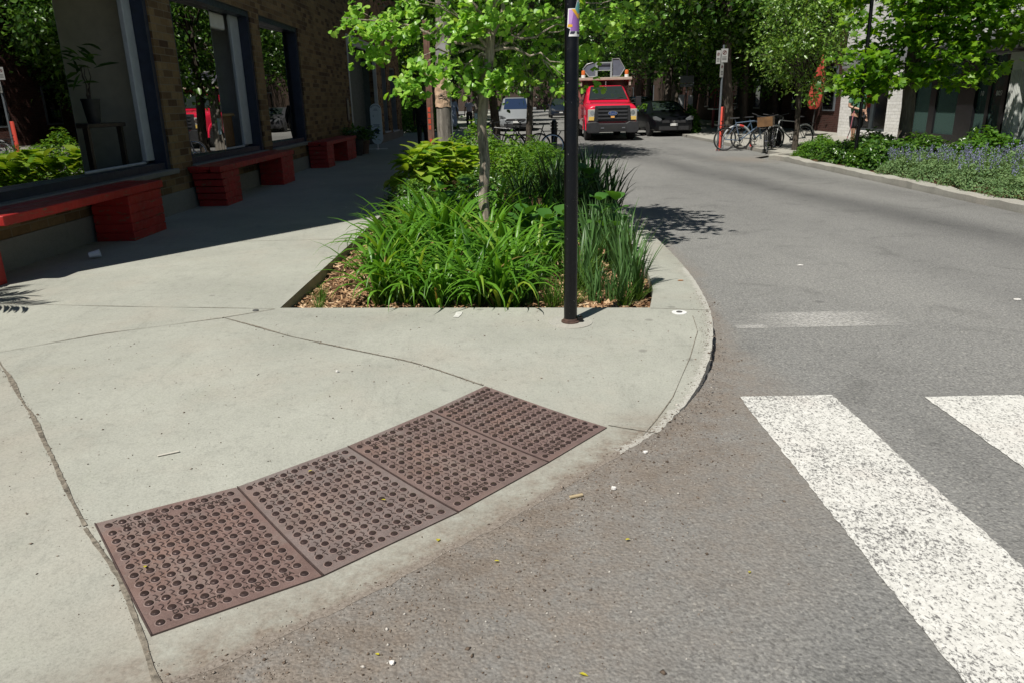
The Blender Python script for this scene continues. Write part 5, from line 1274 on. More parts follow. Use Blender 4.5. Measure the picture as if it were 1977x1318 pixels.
# ================================================================== utility pole, posts, bollards
WOODP = m_bark('weathered_wood', (.085,.075,.062,1), (.33,.30,.26,1), (14,14,2.2))
up_ = thing('utility_pole', 'weathered grey wooden utility pole with a cardboard notice at the back of the left bed', 'utility pole', (-1.29, 16.3, .05))
MB().tube([(0,0,-.1),(-.03,0,1),(-.02,0,2),(.04,0,3.2),(.12,0,9)], [.165,.160,.155,.15,.12], 18).build('pole', WOODP, up_, smooth=True)
CARD = plain('cardboard', (.52,.36,.24), .85, var=.12, scale=5)
cb = MB(); n = 8; V = []
for j in range(9):
    for i in range(n+1):
        a = rad(-66+132*i/n)-.12; r = .172+.008*math.sin(j*2.1+i); V.append((-.03+r*math.sin(a), -r*math.cos(a), 1.40+.62*j/8+.012*math.sin(i*1.3)))
cb.add(V, [(j*(n+1)+i, j*(n+1)+i+1, (j+1)*(n+1)+i+1, (j+1)*(n+1)+i) for j in range(8) for i in range(n)]); c_o = cb.build('cardboard_notice', CARD, up_)
sd = c_o.modifiers.new('s', 'SOLIDIFY'); sd.thickness = .006
mb = MB(); mb.tube([(-.13,-.16,1.60),(-.10,-.175,1.64),(-.05,-.188,1.645),(0,-.188,1.60),(.04,-.182,1.62)], .006, 5); mb.tube([(-.12,-.165,1.57),(-.02,-.188,1.585),(.08,-.165,1.57)], .006, 5); mb.tube([(-.09,-.178,1.66),(-.02,-.19,1.66),(.02,-.188,1.63)], .005, 5)
mb.build('scribble', DKPOT, up_)
tp = MB(); tp.prism([(-.13,2.42),(-.05,2.36),(.06,2.34),(.15,2.44),(.13,2.62),(.03,2.72),(-.02,2.62),(-.10,2.56)], -.178, -.172, 'y').build('torn_poster', plain('grey_paper', (.32,.31,.31), .8, var=.3), up_)
mb = MB(); mb.tube([(.15,-.06,.1),(.12,-.07,2.2),(.17,-.06,8)], .012, 6); mb.build('conduit', GREY_METAL, up_)

bp = thing('metal_post', 'rusty brown metal post with red stickers at the pavement edge left of the utility pole', 'post', (-1.62, 16.5, .05))
BR = plain('brown_rust_metal', (.16,.085,.06), .6, var=.35, scale=10)
MB().box(-.075,.015,-.02,.02,0,3.1).box(.016,.06,-.035,.035,0,3.1).build('pole', BR, bp, bevel=.006)
mb = MB()
for k in range(4): mb.box(-.055,.0,-.024,-.0205,.95+.12*k,1.04+.12*k)
mb.box(-.04,.01,-.024,-.0205,.66,.76); mb.build('sticker', plain('red_sticker', (.55,.08,.04), .5, var=.3, scale=40), bp)
wp = thing('wooden_post', 'pale weathered wooden post with a blue band just left of the ginkgo trunk', 'post', (-.78, 22.5, .08))
MB().box(-.10,.10,-.09,.09,0,2.1).box(-.16,-.101,-.06,.06,0,1.95).build('pole', WOODP, wp, bevel=.012); MB().box(-.165,-.08,-.095,-.0905,.70,1.15).build('band', plain('pale_blue', (.35,.50,.58), .6), wp)

def bollard(x, y, h, r, lab):
    t = thing('bollard', lab, 'bollard', (x, y, 0), 0, 'black bollards')
    MB().lathe([(r*1.15,0),(r*1.15,.04),(r,.06),(r,h*.74),(r*.9,h*.80),(r*.9,h*.86),(r*.95,h*.93),(r*.6,h*.99),(0.01,h)], n=20).build('shaft', BLACK, t, smooth=True)
    mb = MB()
    for z in (.74,.82,.90): mb.lathe([(r*.9,h*z),(r*1.28,h*z+.005),(r*1.28,h*z+.035),(r*.9,h*z+.04)], n=20)
    mb.build('ring', BLACK, t, smooth=True)
bollard(1.30, 21.6, 1.02, .085, 'black ringed bollard in the road beside the left bikes')
ds = thing('delineator_post', 'orange-red flexible delineator post in front of the blue-grey bicycle', 'post', (6.41, 23.25, 0))
ORG = plain('orange_plastic', (.68,.085,.055), .5, var=.15)
MB().lathe([(.070,.03),(.070,1.20),(.055,1.25)], n=18).build('tube', ORG, ds, smooth=True); MB().lathe([(.11,0),(.10,.03),(.072,.04)], n=18).build('base', ORG, ds)
mb = MB()
for z in (.42,.66,.84): mb.prism([(-.03,z),(.0,z-.03),(.03,z),(.03,z+.02),(0,z-.01),(-.03,z+.02)], -.075, -.0705, 'y')
mb.build('mark', DKPOT, ds)
bk = thing('slim_pole', 'slim leaning black pole rising from the right flower bed in front of the person', 'post', (7.34, 16.2, .06))
MB().tube([(0,0,0),(.02,0,1.0),(-.02,0,3.4)], .036, 12).build('pole', BLACK, bk, smooth=True)
bn = thing('litter_bin', 'black cylindrical bin at the bikes by the right bed', 'bin', (8.0, 23.2, 0))
MB().lathe([(.20,0),(.22,.05),(.22,.86),(.24,.87),(.24,.93),(.19,.95),(.12,.95)], n=22).build('body', BLACK, bn, smooth=True)
mb = MB()
for k in range(14): a = k*2*PI/14; mb.tube([(.225*math.cos(a),.225*math.sin(a),.1),(.225*math.cos(a),.225*math.sin(a),.82)], .012, 5)
mb.build('slat', BLACK, bn)

# parking signs
PKW = plain('sign_white_shaded', (.34,.34,.33), .5, var=.08)  # white plates greyed, their shade painted into the colour
SIGNW = plain('sign_white', (.62,.62,.60), .45, var=.06)
ps = thing('parking_sign', 'pole with three white parking plates in front of the leaning street tree', 'sign', (6.25, 22.9, 0))
MB().tube([(0,0,0),(0,0,2.95)], .03, 10).build('pole', GREY_METAL, ps)
INK = plain('sign_ink', (.05,.05,.05), .6); RDI = plain('sign_red', (.10,.03,.03), .5)
def plate_sign(x, z, w, h, rot, body):
    M4 = Matrix.Translation((x,-.045,z))@Matrix.Rotation(rot,4,'Z')
    o = MB().box(-w/2,w/2,-.004,.004,-h/2,h/2).build('sign_plate', PKW, ps, bevel=.003); o.matrix_local = M4
    mb = MB()
    ri = [(w*.30*math.cos(a), h*.22+w*.30*math.sin(a)) for a in np.linspace(0,2*PI,21)[:-1]]; r2 = [(p[0]*.72, h*.22+(p[1]-h*.22)*.72) for p in ri]
    for i in range(20):
        j = (i+1)%20; mb.add([(ri[i][0],-.0055,ri[i][1]),(ri[j][0],-.0055,ri[j][1]),(r2[j][0],-.0055,r2[j][1]),(r2[i][0],-.0055,r2[i][1])], [(0,1,2,3)], 1)
    mb.box(-w*.26,w*.26,-.0062,-.0052,-.012,.012, 1, Matrix.Translation((0,0,h*.22))@Matrix.Rotation(rad(-45),4,'Y'))
    for k in range(3): mb.box(-w*.32,w*.32,-.0055,-.0042,-h*.12-k*h*.10,-h*.075-k*h*.10)
    sy = mb.build('symbol', [INK, RDI], o)
    tm = text_mesh('P', w*.42, .0004)
    for vt in tm.vertices: a, b, c = vt.co; vt.co = (a, -.0048-c, h*.22+b)
    link_mesh('letter', tm, INK, o)
plate_sign(.02, 2.66, .20, .37, .0, ''); plate_sign(-.15, 2.62, .15, .36, rad(-52), ''); plate_sign(-.03, 2.27, .13, .40, rad(28), '')
ts = thing('street_sign', 'dark post with two pale low plates and a faint sign above, behind the black car', 'sign', (8.0, 35, 0))
MB().tube([(0,0,0),(0,0,3.0)], .035, 8).build('pole', INK, ts)
MB().box(-.34,-.08,-.05,-.04,1.05,1.65).box(.08,.30,-.05,-.04,1.0,1.62).build('sign_plate', plain('grey_plate', (.35,.36,.36), .6), ts); MB().box(-.3,.3,-.05,-.04,2.15,2.45).box(-.3,.3,-.05,-.04,1.98,2.10).build('sign_plate', plain('dim_plate', (.13,.15,.15), .6), ts)
um = thing('patio_umbrella', 'closed red patio umbrella on a dark pole beside the white brick building', 'umbrella', (11.3, 28.6, .09))
mb = MB(); rings = []
for z, r in ((.95,.10),(1.05,.17),(1.4,.21),(1.9,.19),(2.3,.12),(2.65,.06),(2.85,.02)):
    rings.append([(r*(1+.28*math.cos(6*2*PI*k/36))*math.cos(2*PI*k/36)+.10*(z-1.6), r*(1+.28*math.cos(6*2*PI*k/36))*math.sin(2*PI*k/36), z) for k in range(36)])
mb.loft(rings).build('canopy', plain('red_canvas', (.34,.04,.022), .8, var=.2, scale=4), um, smooth=True); MB().tube([(-.06,0,0),(.13,0,2.9)], .025, 8).build('pole', DKPOT, um); MB().lathe([(.25,0),(.25,.06),(.05,.09)], n=20).build('base', DKPOT, um)

# ================================================================== vehicles
CHROME = plain('chrome', (.6,.6,.62), .15, metal=1, var=.05)
TYRE = plain('tyre_rubber', (.012,.012,.012), .85, var=.3, scale=20)
RIM = plain('alloy', (.32,.32,.34), .3, metal=.8, var=.1)
PLASTIC = plain('dark_plastic', (.022,.022,.024), .5, var=.25)
TLENS = N('truck_lens').set((.42,.42,.39,1), .1, .2, .6); LENS = N('lamp_lens').set((.75,.76,.72,1), .08, .1, .6); CLENS = N('car_lens').set((.16,.17,.18,1), .1, .3, .5)
AMBER = plain('amber_lens', (.70,.48,.12), .2, var=.1)
CARGLASS = glass_mat('car_glass', (.05,.07,.075,1), 1.6, .0, .45, (.045,.065,.058,1))  # grey-green reflection on the glass is painted in as body colour
def paint(name, c, coat=.35): 
    n = N(name); dk = max(c[:3]) < .1; coat = .12 if dk else coat; n.p.inputs['Specular IOR Level'].default_value = .5
    return n.set(n.ramp(n.noise(2.2, 4), [(.3, tuple(x*.92 for x in c[:3])+(1,)), (.7, c[:3]+(1,))]), .32, .0, .25 if dk else .5, coat)
def wheel(t, x, y, R, w, side):
    o = MB().lathe([(R*.62,-w/2),(R*.9,-w/2),(R,-w*.36),(R,w*.36),(R*.9,w/2),(R*.62,w/2)], (x,y,R), 26, axis='x').build('wheel', TYRE, t, smooth=True)
    r = MB(); xs = x+side*w*.32
    r.lathe([(R*.63,-.02),(R*.63,.02),(R*.55,.03),(R*.5,.0),(.0001,.0)], (xs,y,R), 24, axis='x')
    for k in range(5): a = k*2*PI/5; r.box(-.015,.02,-.035,.035,.04,R*.58,0,Matrix.Translation((xs+side*.012,y,R))@Matrix.Rotation(a,4,'X'))
    r.build('rim', RIM, o)
def ring_of(half): return [(x, z) for x, z in half] + [(-x, z) for x, z in reversed(half)]
def body_loft(stations): 
    return MB().loft([[(x, y, z) for x, z in ring_of(h)] for y, h in stations])
def hp(w, z0, belt, wt, top, r=.06): return [(w*.86,z0),(w*.985,z0+.10),(w,belt-.22),(w*.975,belt),(wt,top-r),(wt-.13,top)]
def car(name, lab, loc, rz, col, L=4.3, Wd=1.76, H=1.47, kind='hatch', plate='', group=None, detail=True):
    t = thing(name, lab, 'car', loc, rz, group); w = Wd/2; pm = paint('car_paint', col)
    bz = .93 if kind == 'hatch' else 1.02; ws0, ws1 = (.95, 1.75) if kind == 'hatch' else (.85, 1.75)
    S = [(0,hp(w*.84,.30,.60,w*.62,.66)),(.10,hp(w*.93,.22,.66,w*.70,.74)),(.45,hp(w*.99,.20,.78,w*.74,.86)),(ws0,hp(w,.20,bz-.02,w*.80,bz+.04)),(ws1,hp(w,.20,bz,w*.70,H-.03)),(L*.55,hp(w,.20,bz+.01,w*.70,H)),(L*.80,hp(w,.20,bz+.03,w*.68,H-.06)),(L*.93,hp(w*.97,.24,bz+.03,w*.66,bz+.18)),(L-.06,hp(w*.92,.30,.86,w*.70,.95)),(L,hp(w*.86,.40,.80,w*.66,.86))]
    bo = body_loft(S); bo.build('body', pm, t, bevel=.02, seg=2, smooth=True)
    e = .012
    g = MB(); b0, b1 = w*.80-.10, w*.70-.10
    g.quad((-b0,ws0+.08-e,bz+.09+e),(b0,ws0+.08-e,bz+.09+e),(b1,ws1-.05-e,H-.07+e),(-b1,ws1-.05-e,H-.07+e)); g.build('windshield', CARGLASS, t)
    for s in (-1,1):
        def sp(y, f):
            zz = bz+.04+(H-.12-bz)*f; xb, xt = w*.975, w*.70; return (s*(xb+(xt-xb)*f*.98+e), y, zz)
        MB().quad(sp(ws0+.35,.05),sp(L*.53,.05),sp(L*.53,.92),sp(ws1+.02,.92)).quad(sp(L*.55,.05),sp(L*.80,.08),sp(L*.78,.88),sp(L*.55,.92)).build('side_window', CARGLASS, t)
        MB().prism([(s*w*.52,.60),(s*w*.90,.66),(s*w*.93,.80),(s*w*.82,.82),(s*w*.55,.70)], -.012+.05, .30, 'y').build('headlight', CLENS, t, bevel=.015)
        MB().box(s*(w+.02),s*(w+.20),ws0+.35,ws0+.45,bz+.03,bz+.17).build('mirror', pm, t, bevel=.03, seg=2)
        for yy in (.82, L-.78): wheel(t, s*(w-.10), yy, .315, .20, s)
    MB().box(-w*.55,w*.55,-.015,.05,.54,.64).box(-w*.70,w*.70,-.005,.06,.26,.42).build('grille', PLASTIC, t, bevel=.012)
    pl = MB().box(-.155,.155,-.030,-.016,.43,.53).build('number_plate', SIGNW, t, bevel=.004)
    MB().prism([(.05*math.cos(a),.60+.05*math.sin(a)) for a in np.linspace(0,2*PI,18)[:-1]], -.028, -.0151, 'y').build('badge', CHROME, t)
    return t
# --- the red truck
RTX, RTY = 4.0, 29.55
tk = thing('dump_truck', 'bright red pickup dump truck with folded arrow board and amber beacons driving towards the camera', 'truck', (RTX, RTY, 0))
TR = paint('truck_red', (.68,.012,.05), 1.0)
def th(w, z0, belt, wt, top, r=.05): return [(w*.97,z0),(w,z0+.06),(w,belt-.12),(w*.99,belt),(wt,top-r),(wt-.12,top)]
S = [(.10,th(.90,.62,1.18,.84,1.28)),(.20,th(.94,.60,1.20,.84,1.35)),(1.30,th(.96,.55,1.30,.86,1.46)),(1.36,th(.96,.55,1.32,.84,1.47)),(2.15,th(.97,.50,1.34,.72,2.03)),(2.35,th(.97,.50,1.34,.72,2.06)),(3.15,th(.97,.50,1.34,.72,2.04)),(3.25,th(.95,.50,1.34,.71,2.00))]
body_loft(S).build('cab', TR, tk, bevel=.03, seg=2, smooth=True)
MB().quad((-.73,1.405,1.53),(.73,1.405,1.53),(.60,2.08,2.008),(-.60,2.08,2.008)).build('windshield', CARGLASS, tk)
mb = MB()
for (a, b) in (((-.75,1.40,1.53),(-.615,2.09,2.01)), ((.75,1.40,1.53),(.615,2.09,2.01)), ((-.615,2.09,2.01),(.615,2.09,2.01))): mb.tube([a,b], .018, 6)
mb.tube([(-.75,1.40,1.53),(.75,1.40,1.53)], .02, 6); mb.build('windshield_seal', PLASTIC, tk)
mb = MB(); mb.tube([(-.55,1.39,1.545),(-.1,1.47,1.60)], .01, 5); mb.tube([(.15,1.39,1.545),(.6,1.47,1.60)], .01, 5); mb.build('wiper', PLASTIC, tk)
for s in (-1,1):
    MB().quad((s*.985,1.75,1.40),(s*.985,2.95,1.40),(s*.80,2.85,1.93),(s*.80,2.25,1.93)).build('side_window', CARGLASS, tk)
    hl = MB().box(s*.60,s*.935,.035,.14,.74,1.17).build('headlight', TLENS, tk, bevel=.02); MB().lathe([(.085,.030),(.085,.0345),(.05,.0345)], (s*.77,0,-1.04), 18, axis='y').build('reflector', CHROME, hl).matrix_local = Matrix.Translation((0,0,2.08))
    MB().box(s*.62,s*.90,.025,.0345,.77,.90).build('turn_signal', AMBER, tk, bevel=.003)
    m = MB(); m.box(s*1.12,s*1.34,1.58,1.66,1.26,1.62); m.tube([(s*.96,1.62,1.38),(s*1.13,1.62,1.38)], .02, 6); m.tube([(s*.96,1.62,1.52),(s*1.13,1.62,1.52)], .02, 6); m.build('mirror', PLASTIC, tk, bevel=.02)
    for yy in (.95, 4.75): wheel(tk, s*.84, yy, .40, .26, s)
    MB().loft([[(s*(.96+dx), .95+r*math.cos(a), .40+r*math.sin(a)) for a in np.linspace(0,PI,13)] for dx, r in ((0,.43),(.035,.45),(.035,.53),(0,.56))], cap=False, closed=False).build('wheel_arch', TR, tk)
gr = MB(); gr.prism([(-.70,.72),(.70,.72),(.72,.80),(.66,1.30),(-.66,1.30),(-.72,.80)], .02, .16, 'y'); go = gr.build('grille', PLASTIC, tk, bevel=.025, seg=2)
g2 = MB()
for z in (.80,.93,1.06,1.19): g2.box(-.56,.56,-.012,.019,z,z+.055)
g2.build('grille_bar', plain('bar_grey', (.035,.036,.04), .4), go, bevel=.008)
el = lambda rx, rz_, n=28: [(rx*math.cos(a), 1.02+rz_*math.sin(a)) for a in np.linspace(0,2*PI,n)[:-1]]
MB().prism(el(.185,.085), -.035, -.013, 'y').build('badge', CHROME, go, bevel=.004)
MB().prism(el(.165,.068), -.0385, -.0351, 'y').build('badge_face', plain('badge_blue', (.02,.05,.18), .3), go)
tm = text_mesh('Ford', .115, .001)
for vt in tm.vertices: a, b, c = vt.co; vt.co = (a, -.0392-c, 1.02+b)
link_mesh('badge_letters', tm, CHROME, go)
MB().box(-.07,.07,-.028,-.013,.855,.915).build('marker_plate', plain('orange_plate', (.85,.42,.12), .5, var=.05), go)
bp2 = MB(); pr = [(-1.0,.38),(-.96,.70),(-.62,.73),(-.5,.66),(.5,.66),(.62,.73),(.96,.70),(1.0,.38),(.9,.30),(.55,.30),(.5,.34),(-.5,.34),(-.55,.30),(-.9,.30)]
bp2.prism(pr, -.14, .05, 'y').build('bumper', plain('bumper_black', (.028,.028,.030), .45, var=.3), tk, bevel=.03, seg=2)
MB().box(-.52,.52,-.146,-.1405,.42,.56).build('bumper_grille', DKPOT, tk)
mb = MB()
for s in (-1,1): mb.box(s*.46,s*.34,-.16,-.1465,.47,.51)
mb.build('tow_hook', RIM, tk)
MB().box(-.9,.9,.3,6.2,.34,.50).build('chassis', DKPOT, tk)
TAN = plain('dump_tan', (.40,.33,.27), .6, var=.15)
MB().box(-1.0,1.0,3.4,3.5,.75,2.26).box(-1.05,-1.0,3.4,6.4,.75,2.0).box(1.0,1.05,3.4,6.4,.75,2.0).box(-1.0,1.0,3.5,6.4,.75,.85).box(-1.0,1.0,6.3,6.4,.85,2.0).build('dump_box', plain('dump_red_brown', (.27,.10,.09), .6, var=.2), tk)
MB().box(-1.07,1.07,2.30,3.55,2.26,2.37).build('cab_shield', TAN, tk, bevel=.012)
MB().box(-1.03,-.95,2.35,3.39,2.05,2.259).box(.95,1.03,2.35,3.39,2.05,2.259).build('shield_side', TAN, tk)
for s in (-1,1):
    b = thing('x', '', '') if False else MB().lathe([(.085,2.37),(.085,2.47),(.06,2.48)], (s*.88,2.55,0), 16).build('beacon', WHITE, tk, smooth=True)
    MB().lathe([(.075,2.48),(.080,2.60),(.06,2.65),(.01,2.66)], (s*.88,2.55,0), 16).build('beacon_lens', plain('beacon_amber', (.65,.16,.04), .25, var=.1), b, smooth=True)
SLATE = plain('board_slate', (.12,.13,.17), .5, var=.15)
ALU = plain('aluminium', (.55,.57,.58), .35, metal=.6, var=.1)
for s in (-1,1):
    pl = [(s*.34,2.42),(s*.66,2.42),(s*.86,2.72),(s*.62,3.10),(s*.34,3.10)] if s > 0 else [(-.34,2.42),(-.60,2.42),(-.86,2.72),(-.70,2.90),(-.34,3.0)]
    MB().prism(pl, 2.98, 3.04, 'y').build('arrow_board', SLATE, tk, bevel=.008)
    MB().tube([(x,2.97,z) for x, z in pl]+[(pl[0][0],2.97,pl[0][1])], .02, 6).build('board_rim', ALU, tk)
MB().box(-.33,.33,2.99,3.03,2.68,2.92).build('arrow_board', SLATE, tk)
mb = MB()
for s in (-1,1): mb.box(s*.26,s*.33,2.90,2.96,2.37,2.98)
mb.box(-.26,.26,2.91,2.95,2.93,2.97); mb.box(-.26,.26,2.91,2.95,2.64,2.67); mb.build('board_frame', ALU, tk, bevel=.006)
mb = MB(); mb.tube([(0,2.28,2.10),(.01,2.28,2.22)], .012, 6); mb.lathe([(.02,0),(.02,.03)], (0,2.28,2.08), 8); mb.build('aerial', ALU, tk)
mb = MB(); mb.tube([(-1.08,3.0,1.3),(-1.08,3.0,2.2)], .03, 6); mb.build('exhaust', ALU, tk)
# --- other vehicles
car('parked_car', 'black hatchback parked at the right kerb, facing the camera, beside the red truck', (6.85, 31.9, 0), rad(4), (.003,.0035,.005), 4.3, 1.80, 1.42)
car('parked_car', 'dark blue car half hidden between the red truck and the black hatchback', (6.75, 38.8, 0), 0, (.012,.035,.075), 4.5, 1.80, 1.62, 'suv')
car('parked_car', 'silver minivan parked behind the bikes at the left kerb', (.45, 40.6, 0), 0, (.22,.235,.245), 4.7, 1.84, 1.72, 'suv')
far = [(.3,50,(.30,.31,.32),'suv','pale car parked behind the silver minivan'),(.5,56.5,(.6,.6,.6),'hatch','white car parked third in the left row'),(.4,63,(.25,.27,.30),'hatch','grey car parked fourth in the left row'),(.5,70,(.65,.65,.65),'suv','white car furthest in the left row'),(4.7,68,(.012,.018,.03),'suv','dark blue car coming down the middle of the street in the distance'),(6.6,46,(.05,.05,.055),'hatch','dark grey car parked behind the dark blue one'),(6.6,53,(.35,.36,.37),'hatch','silver car parked far along the right kerb'),(6.6,61,(.02,.02,.02),'suv','black car parked furthest along the right kerb')]
for (x, y, c, k, l) in far: car('parked_car', l, (x, y, 0), 0, c, 4.4, 1.78, 1.45 if k == 'hatch' else 1.65, k, group='cars in the distance')

# ================================================================== bicycles
def bike(lab, loc, rz, col, lean=0, tyre_c=None, fenders=False, basket=False, rack=False, chrome=False, group='parked bicycles'):
    t = thing('bicycle', lab, 'bicycle', loc, rz, group); t.rotation_euler[0] = lean
    fm = plain('bike_paint', col, .35, var=.2); R = .335; rear, front = (-.52,0,R+.01), (.54,0,R+.01)
    bb, seat, head, headb = (-.08,0,.30), (-.24,0,.80), (.38,0,.86), (.42,0,.70)
    f = MB()
    for a, b, r in ((bb,(-.27,0,.90),.016),(bb,headb,.019),(seat,head,.016),(head,headb,.02)): f.tube([a,b], r, 8)
    for s in (-1,1): f.tube([(rear[0],s*.06,rear[2]),(bb[0],s*.03,bb[2])], .010, 6); f.tube([(rear[0],s*.06,rear[2]),(seat[0],s*.02,seat[2]-.03)], .008, 6); f.tube([(front[0],s*.05,front[2]),(front[0]-.06,s*.05,R+.28),(headb[0],s*.02,headb[2])], .011, 6)
    f.build('frame', fm, t, smooth=True)
    for c in (rear, front):
        wo = MB().torus(c, R-.016, .019, 'y', 36, 8).build('wheel', TYRE, t, smooth=True); w = MB(); w.torus(c, R-.042, .011, 'y', 36, 6)
        for k in range(18):
            a = k*2*PI/18; w.tube([(c[0],.025*(1 if k%2 else -1),c[2]),(c[0]+(R-.05)*math.cos(a),0,c[2]+(R-.05)*math.sin(a))], .0022, 4)
        w.lathe([(.02,-.045),(.02,.045)], c, 10, axis='y'); w.build('rim', CHROME, wo)
        if fenders: MB().torus(c, R+.035, .022, 'y', 20, 6, a0=rad(20 if c is front else -10), a1=rad(150 if c is front else 165)).build('mudguard', SIGNW if chrome else fm, t)
    h = MB(); h.tube([head,(.365,0,.98)], .013, 8); h.tube([(.30,-.29,1.03),(.40,-.17,1.0),(.39,0,.98),(.40,.17,1.0),(.30,.29,1.03)], .012, 8); h.build('handlebar', PLASTIC, t)
    MB().loft([[(-.43+.28*q, s*(.075-.05*q)*1.0, .925+.03*(abs(s) < 1)+.008*q) for s in (-1,-.4,.4,1)] for q in (0,.35,.7,1)], cap=False, closed=False).build('saddle', PLASTIC, t)
    c = MB(); c.torus(bb, .085, .008, 'y', 22, 5); c.lathe([(.03,-.06),(.03,.06)], bb, 10, axis='y'); c.tube([(bb[0],.07,bb[2]),(bb[0]+.06,.08,bb[2]-.155)], .011, 6); c.tube([(bb[0],-.07,bb[2]),(bb[0]-.06,-.08,bb[2]+.155)], .011, 6); c.box(bb[0]+.01,bb[0]+.11,.085,.17,bb[2]-.17,bb[2]-.145); c.box(bb[0]-.11,bb[0]-.01,-.17,-.085,bb[2]+.145,bb[2]+.17); c.build('crank', PLASTIC, t)
    if rack: MB().tube([(-.24,.06,.74),(-.85,.06,.75),(-.85,-.06,.75),(-.24,-.06,.74)], .008, 6).tube([rear,(-.75,.07,.74)], .007, 5).tube([rear,(-.75,-.07,.74)], .007, 5).build('rack', PLASTIC, t)
    if basket:
        k = MB(); k.box(.42,.78,-.2,.2,.74,.76); k.box(.42,.44,-.2,.2,.761,.99); k.box(.76,.78,-.2,.2,.761,.99); k.box(.441,.759,-.2,-.18,.761,.99); k.box(.441,.759,.18,.2,.761,.99); k.build('basket', CW, t)
    return t
bike('blue-grey bicycle parked side-on behind the orange post', (6.92, 22.75, 0), 0, (.10,.14,.20), rad(5), rack=True)
bike('second bicycle standing behind the blue-grey one, its front wheel to the right', (7.55, 23.3, 0), rad(8), (.05,.09,.14), rad(-4))
bike('black bicycle with a wooden crate basket pointing towards the kerb tip', (7.42, 21.75, 0), rad(-118), (.01,.01,.012), rad(4), basket=True)
bike('pale bicycle with white mudguards by the trunk of the round glossy tree', (8.25, 22.5, .0), rad(-160), (.45,.46,.46), rad(4), fenders=True, chrome=True, rack=True)
bike('black bicycle at the far end of the left bed, rear wheel to the right', (.70, 21.1, 0), rad(170), (.01,.01,.011), rad(5), rack=True)
bike('second black bicycle leaning against the first at the left bed', (.35, 21.6, 0), rad(185), (.012,.012,.014), rad(-6), basket=False)
bike('third dark bicycle in the left rack, furthest from the black bollard', (-.05, 21.2, 0), rad(160), (.015,.018,.025), rad(6))
hr = thing('bike_rack', 'curved grey hoop rack with red bands behind the blue-grey bicycle', 'bike rack', (6.85, 23.02, 0))
MB().torus((0,0,.30), .42, .028, 'y', 20, 8, a0=0, a1=PI).tube([(-.42,0,0),(-.42,0,.30)], .028, 8).tube([(.42,0,0),(.42,0,.30)], .028, 8).build('hoop', ALU, hr, smooth=True)
MB().torus((0,0,.30), .42, .031, 'y', 4, 8, a0=rad(66), a1=rad(84)).tube([(.42,0,.1),(.42,0,.22)], .031, 8).build('band', plain('red_band', (.6,.06,.05), .5), hr)

# ================================================================== people
def skin(name, verts, edges, radii, mat, parent, lv=2, root=0):
    me = bpy.data.meshes.new(name); me.from_pydata([tuple(v) for v in verts], edges, []); o = bpy.data.objects.new(name, me); C.objects.link(o)
    m = o.modifiers.new('skin', 'SKIN'); m.use_smooth_shade = True; o.modifiers.new('sub', 'SUBSURF').render_levels = lv; o.modifiers['sub'].levels = lv
    for i, r in enumerate(radii):
        sv = me.skin_vertices[0].data[i]; sv.radius = (r, r) if not hasattr(r, '__len__') else r; sv.use_root = (i == root)
    dg = bpy.context.evaluated_depsgraph_get(); nm = bpy.data.meshes.new_from_object(o.evaluated_get(dg)); bpy.data.objects.remove(o)
    return link_mesh(name, nm, mat, parent, True)
SKIN_L = plain('skin_light', (.42,.24,.16), .5, var=.1); SKIN_D = plain('skin_dark', (.10,.05,.035), .5, var=.1)
HAIR = plain('hair_dark', (.015,.011,.009), .6, var=.3)
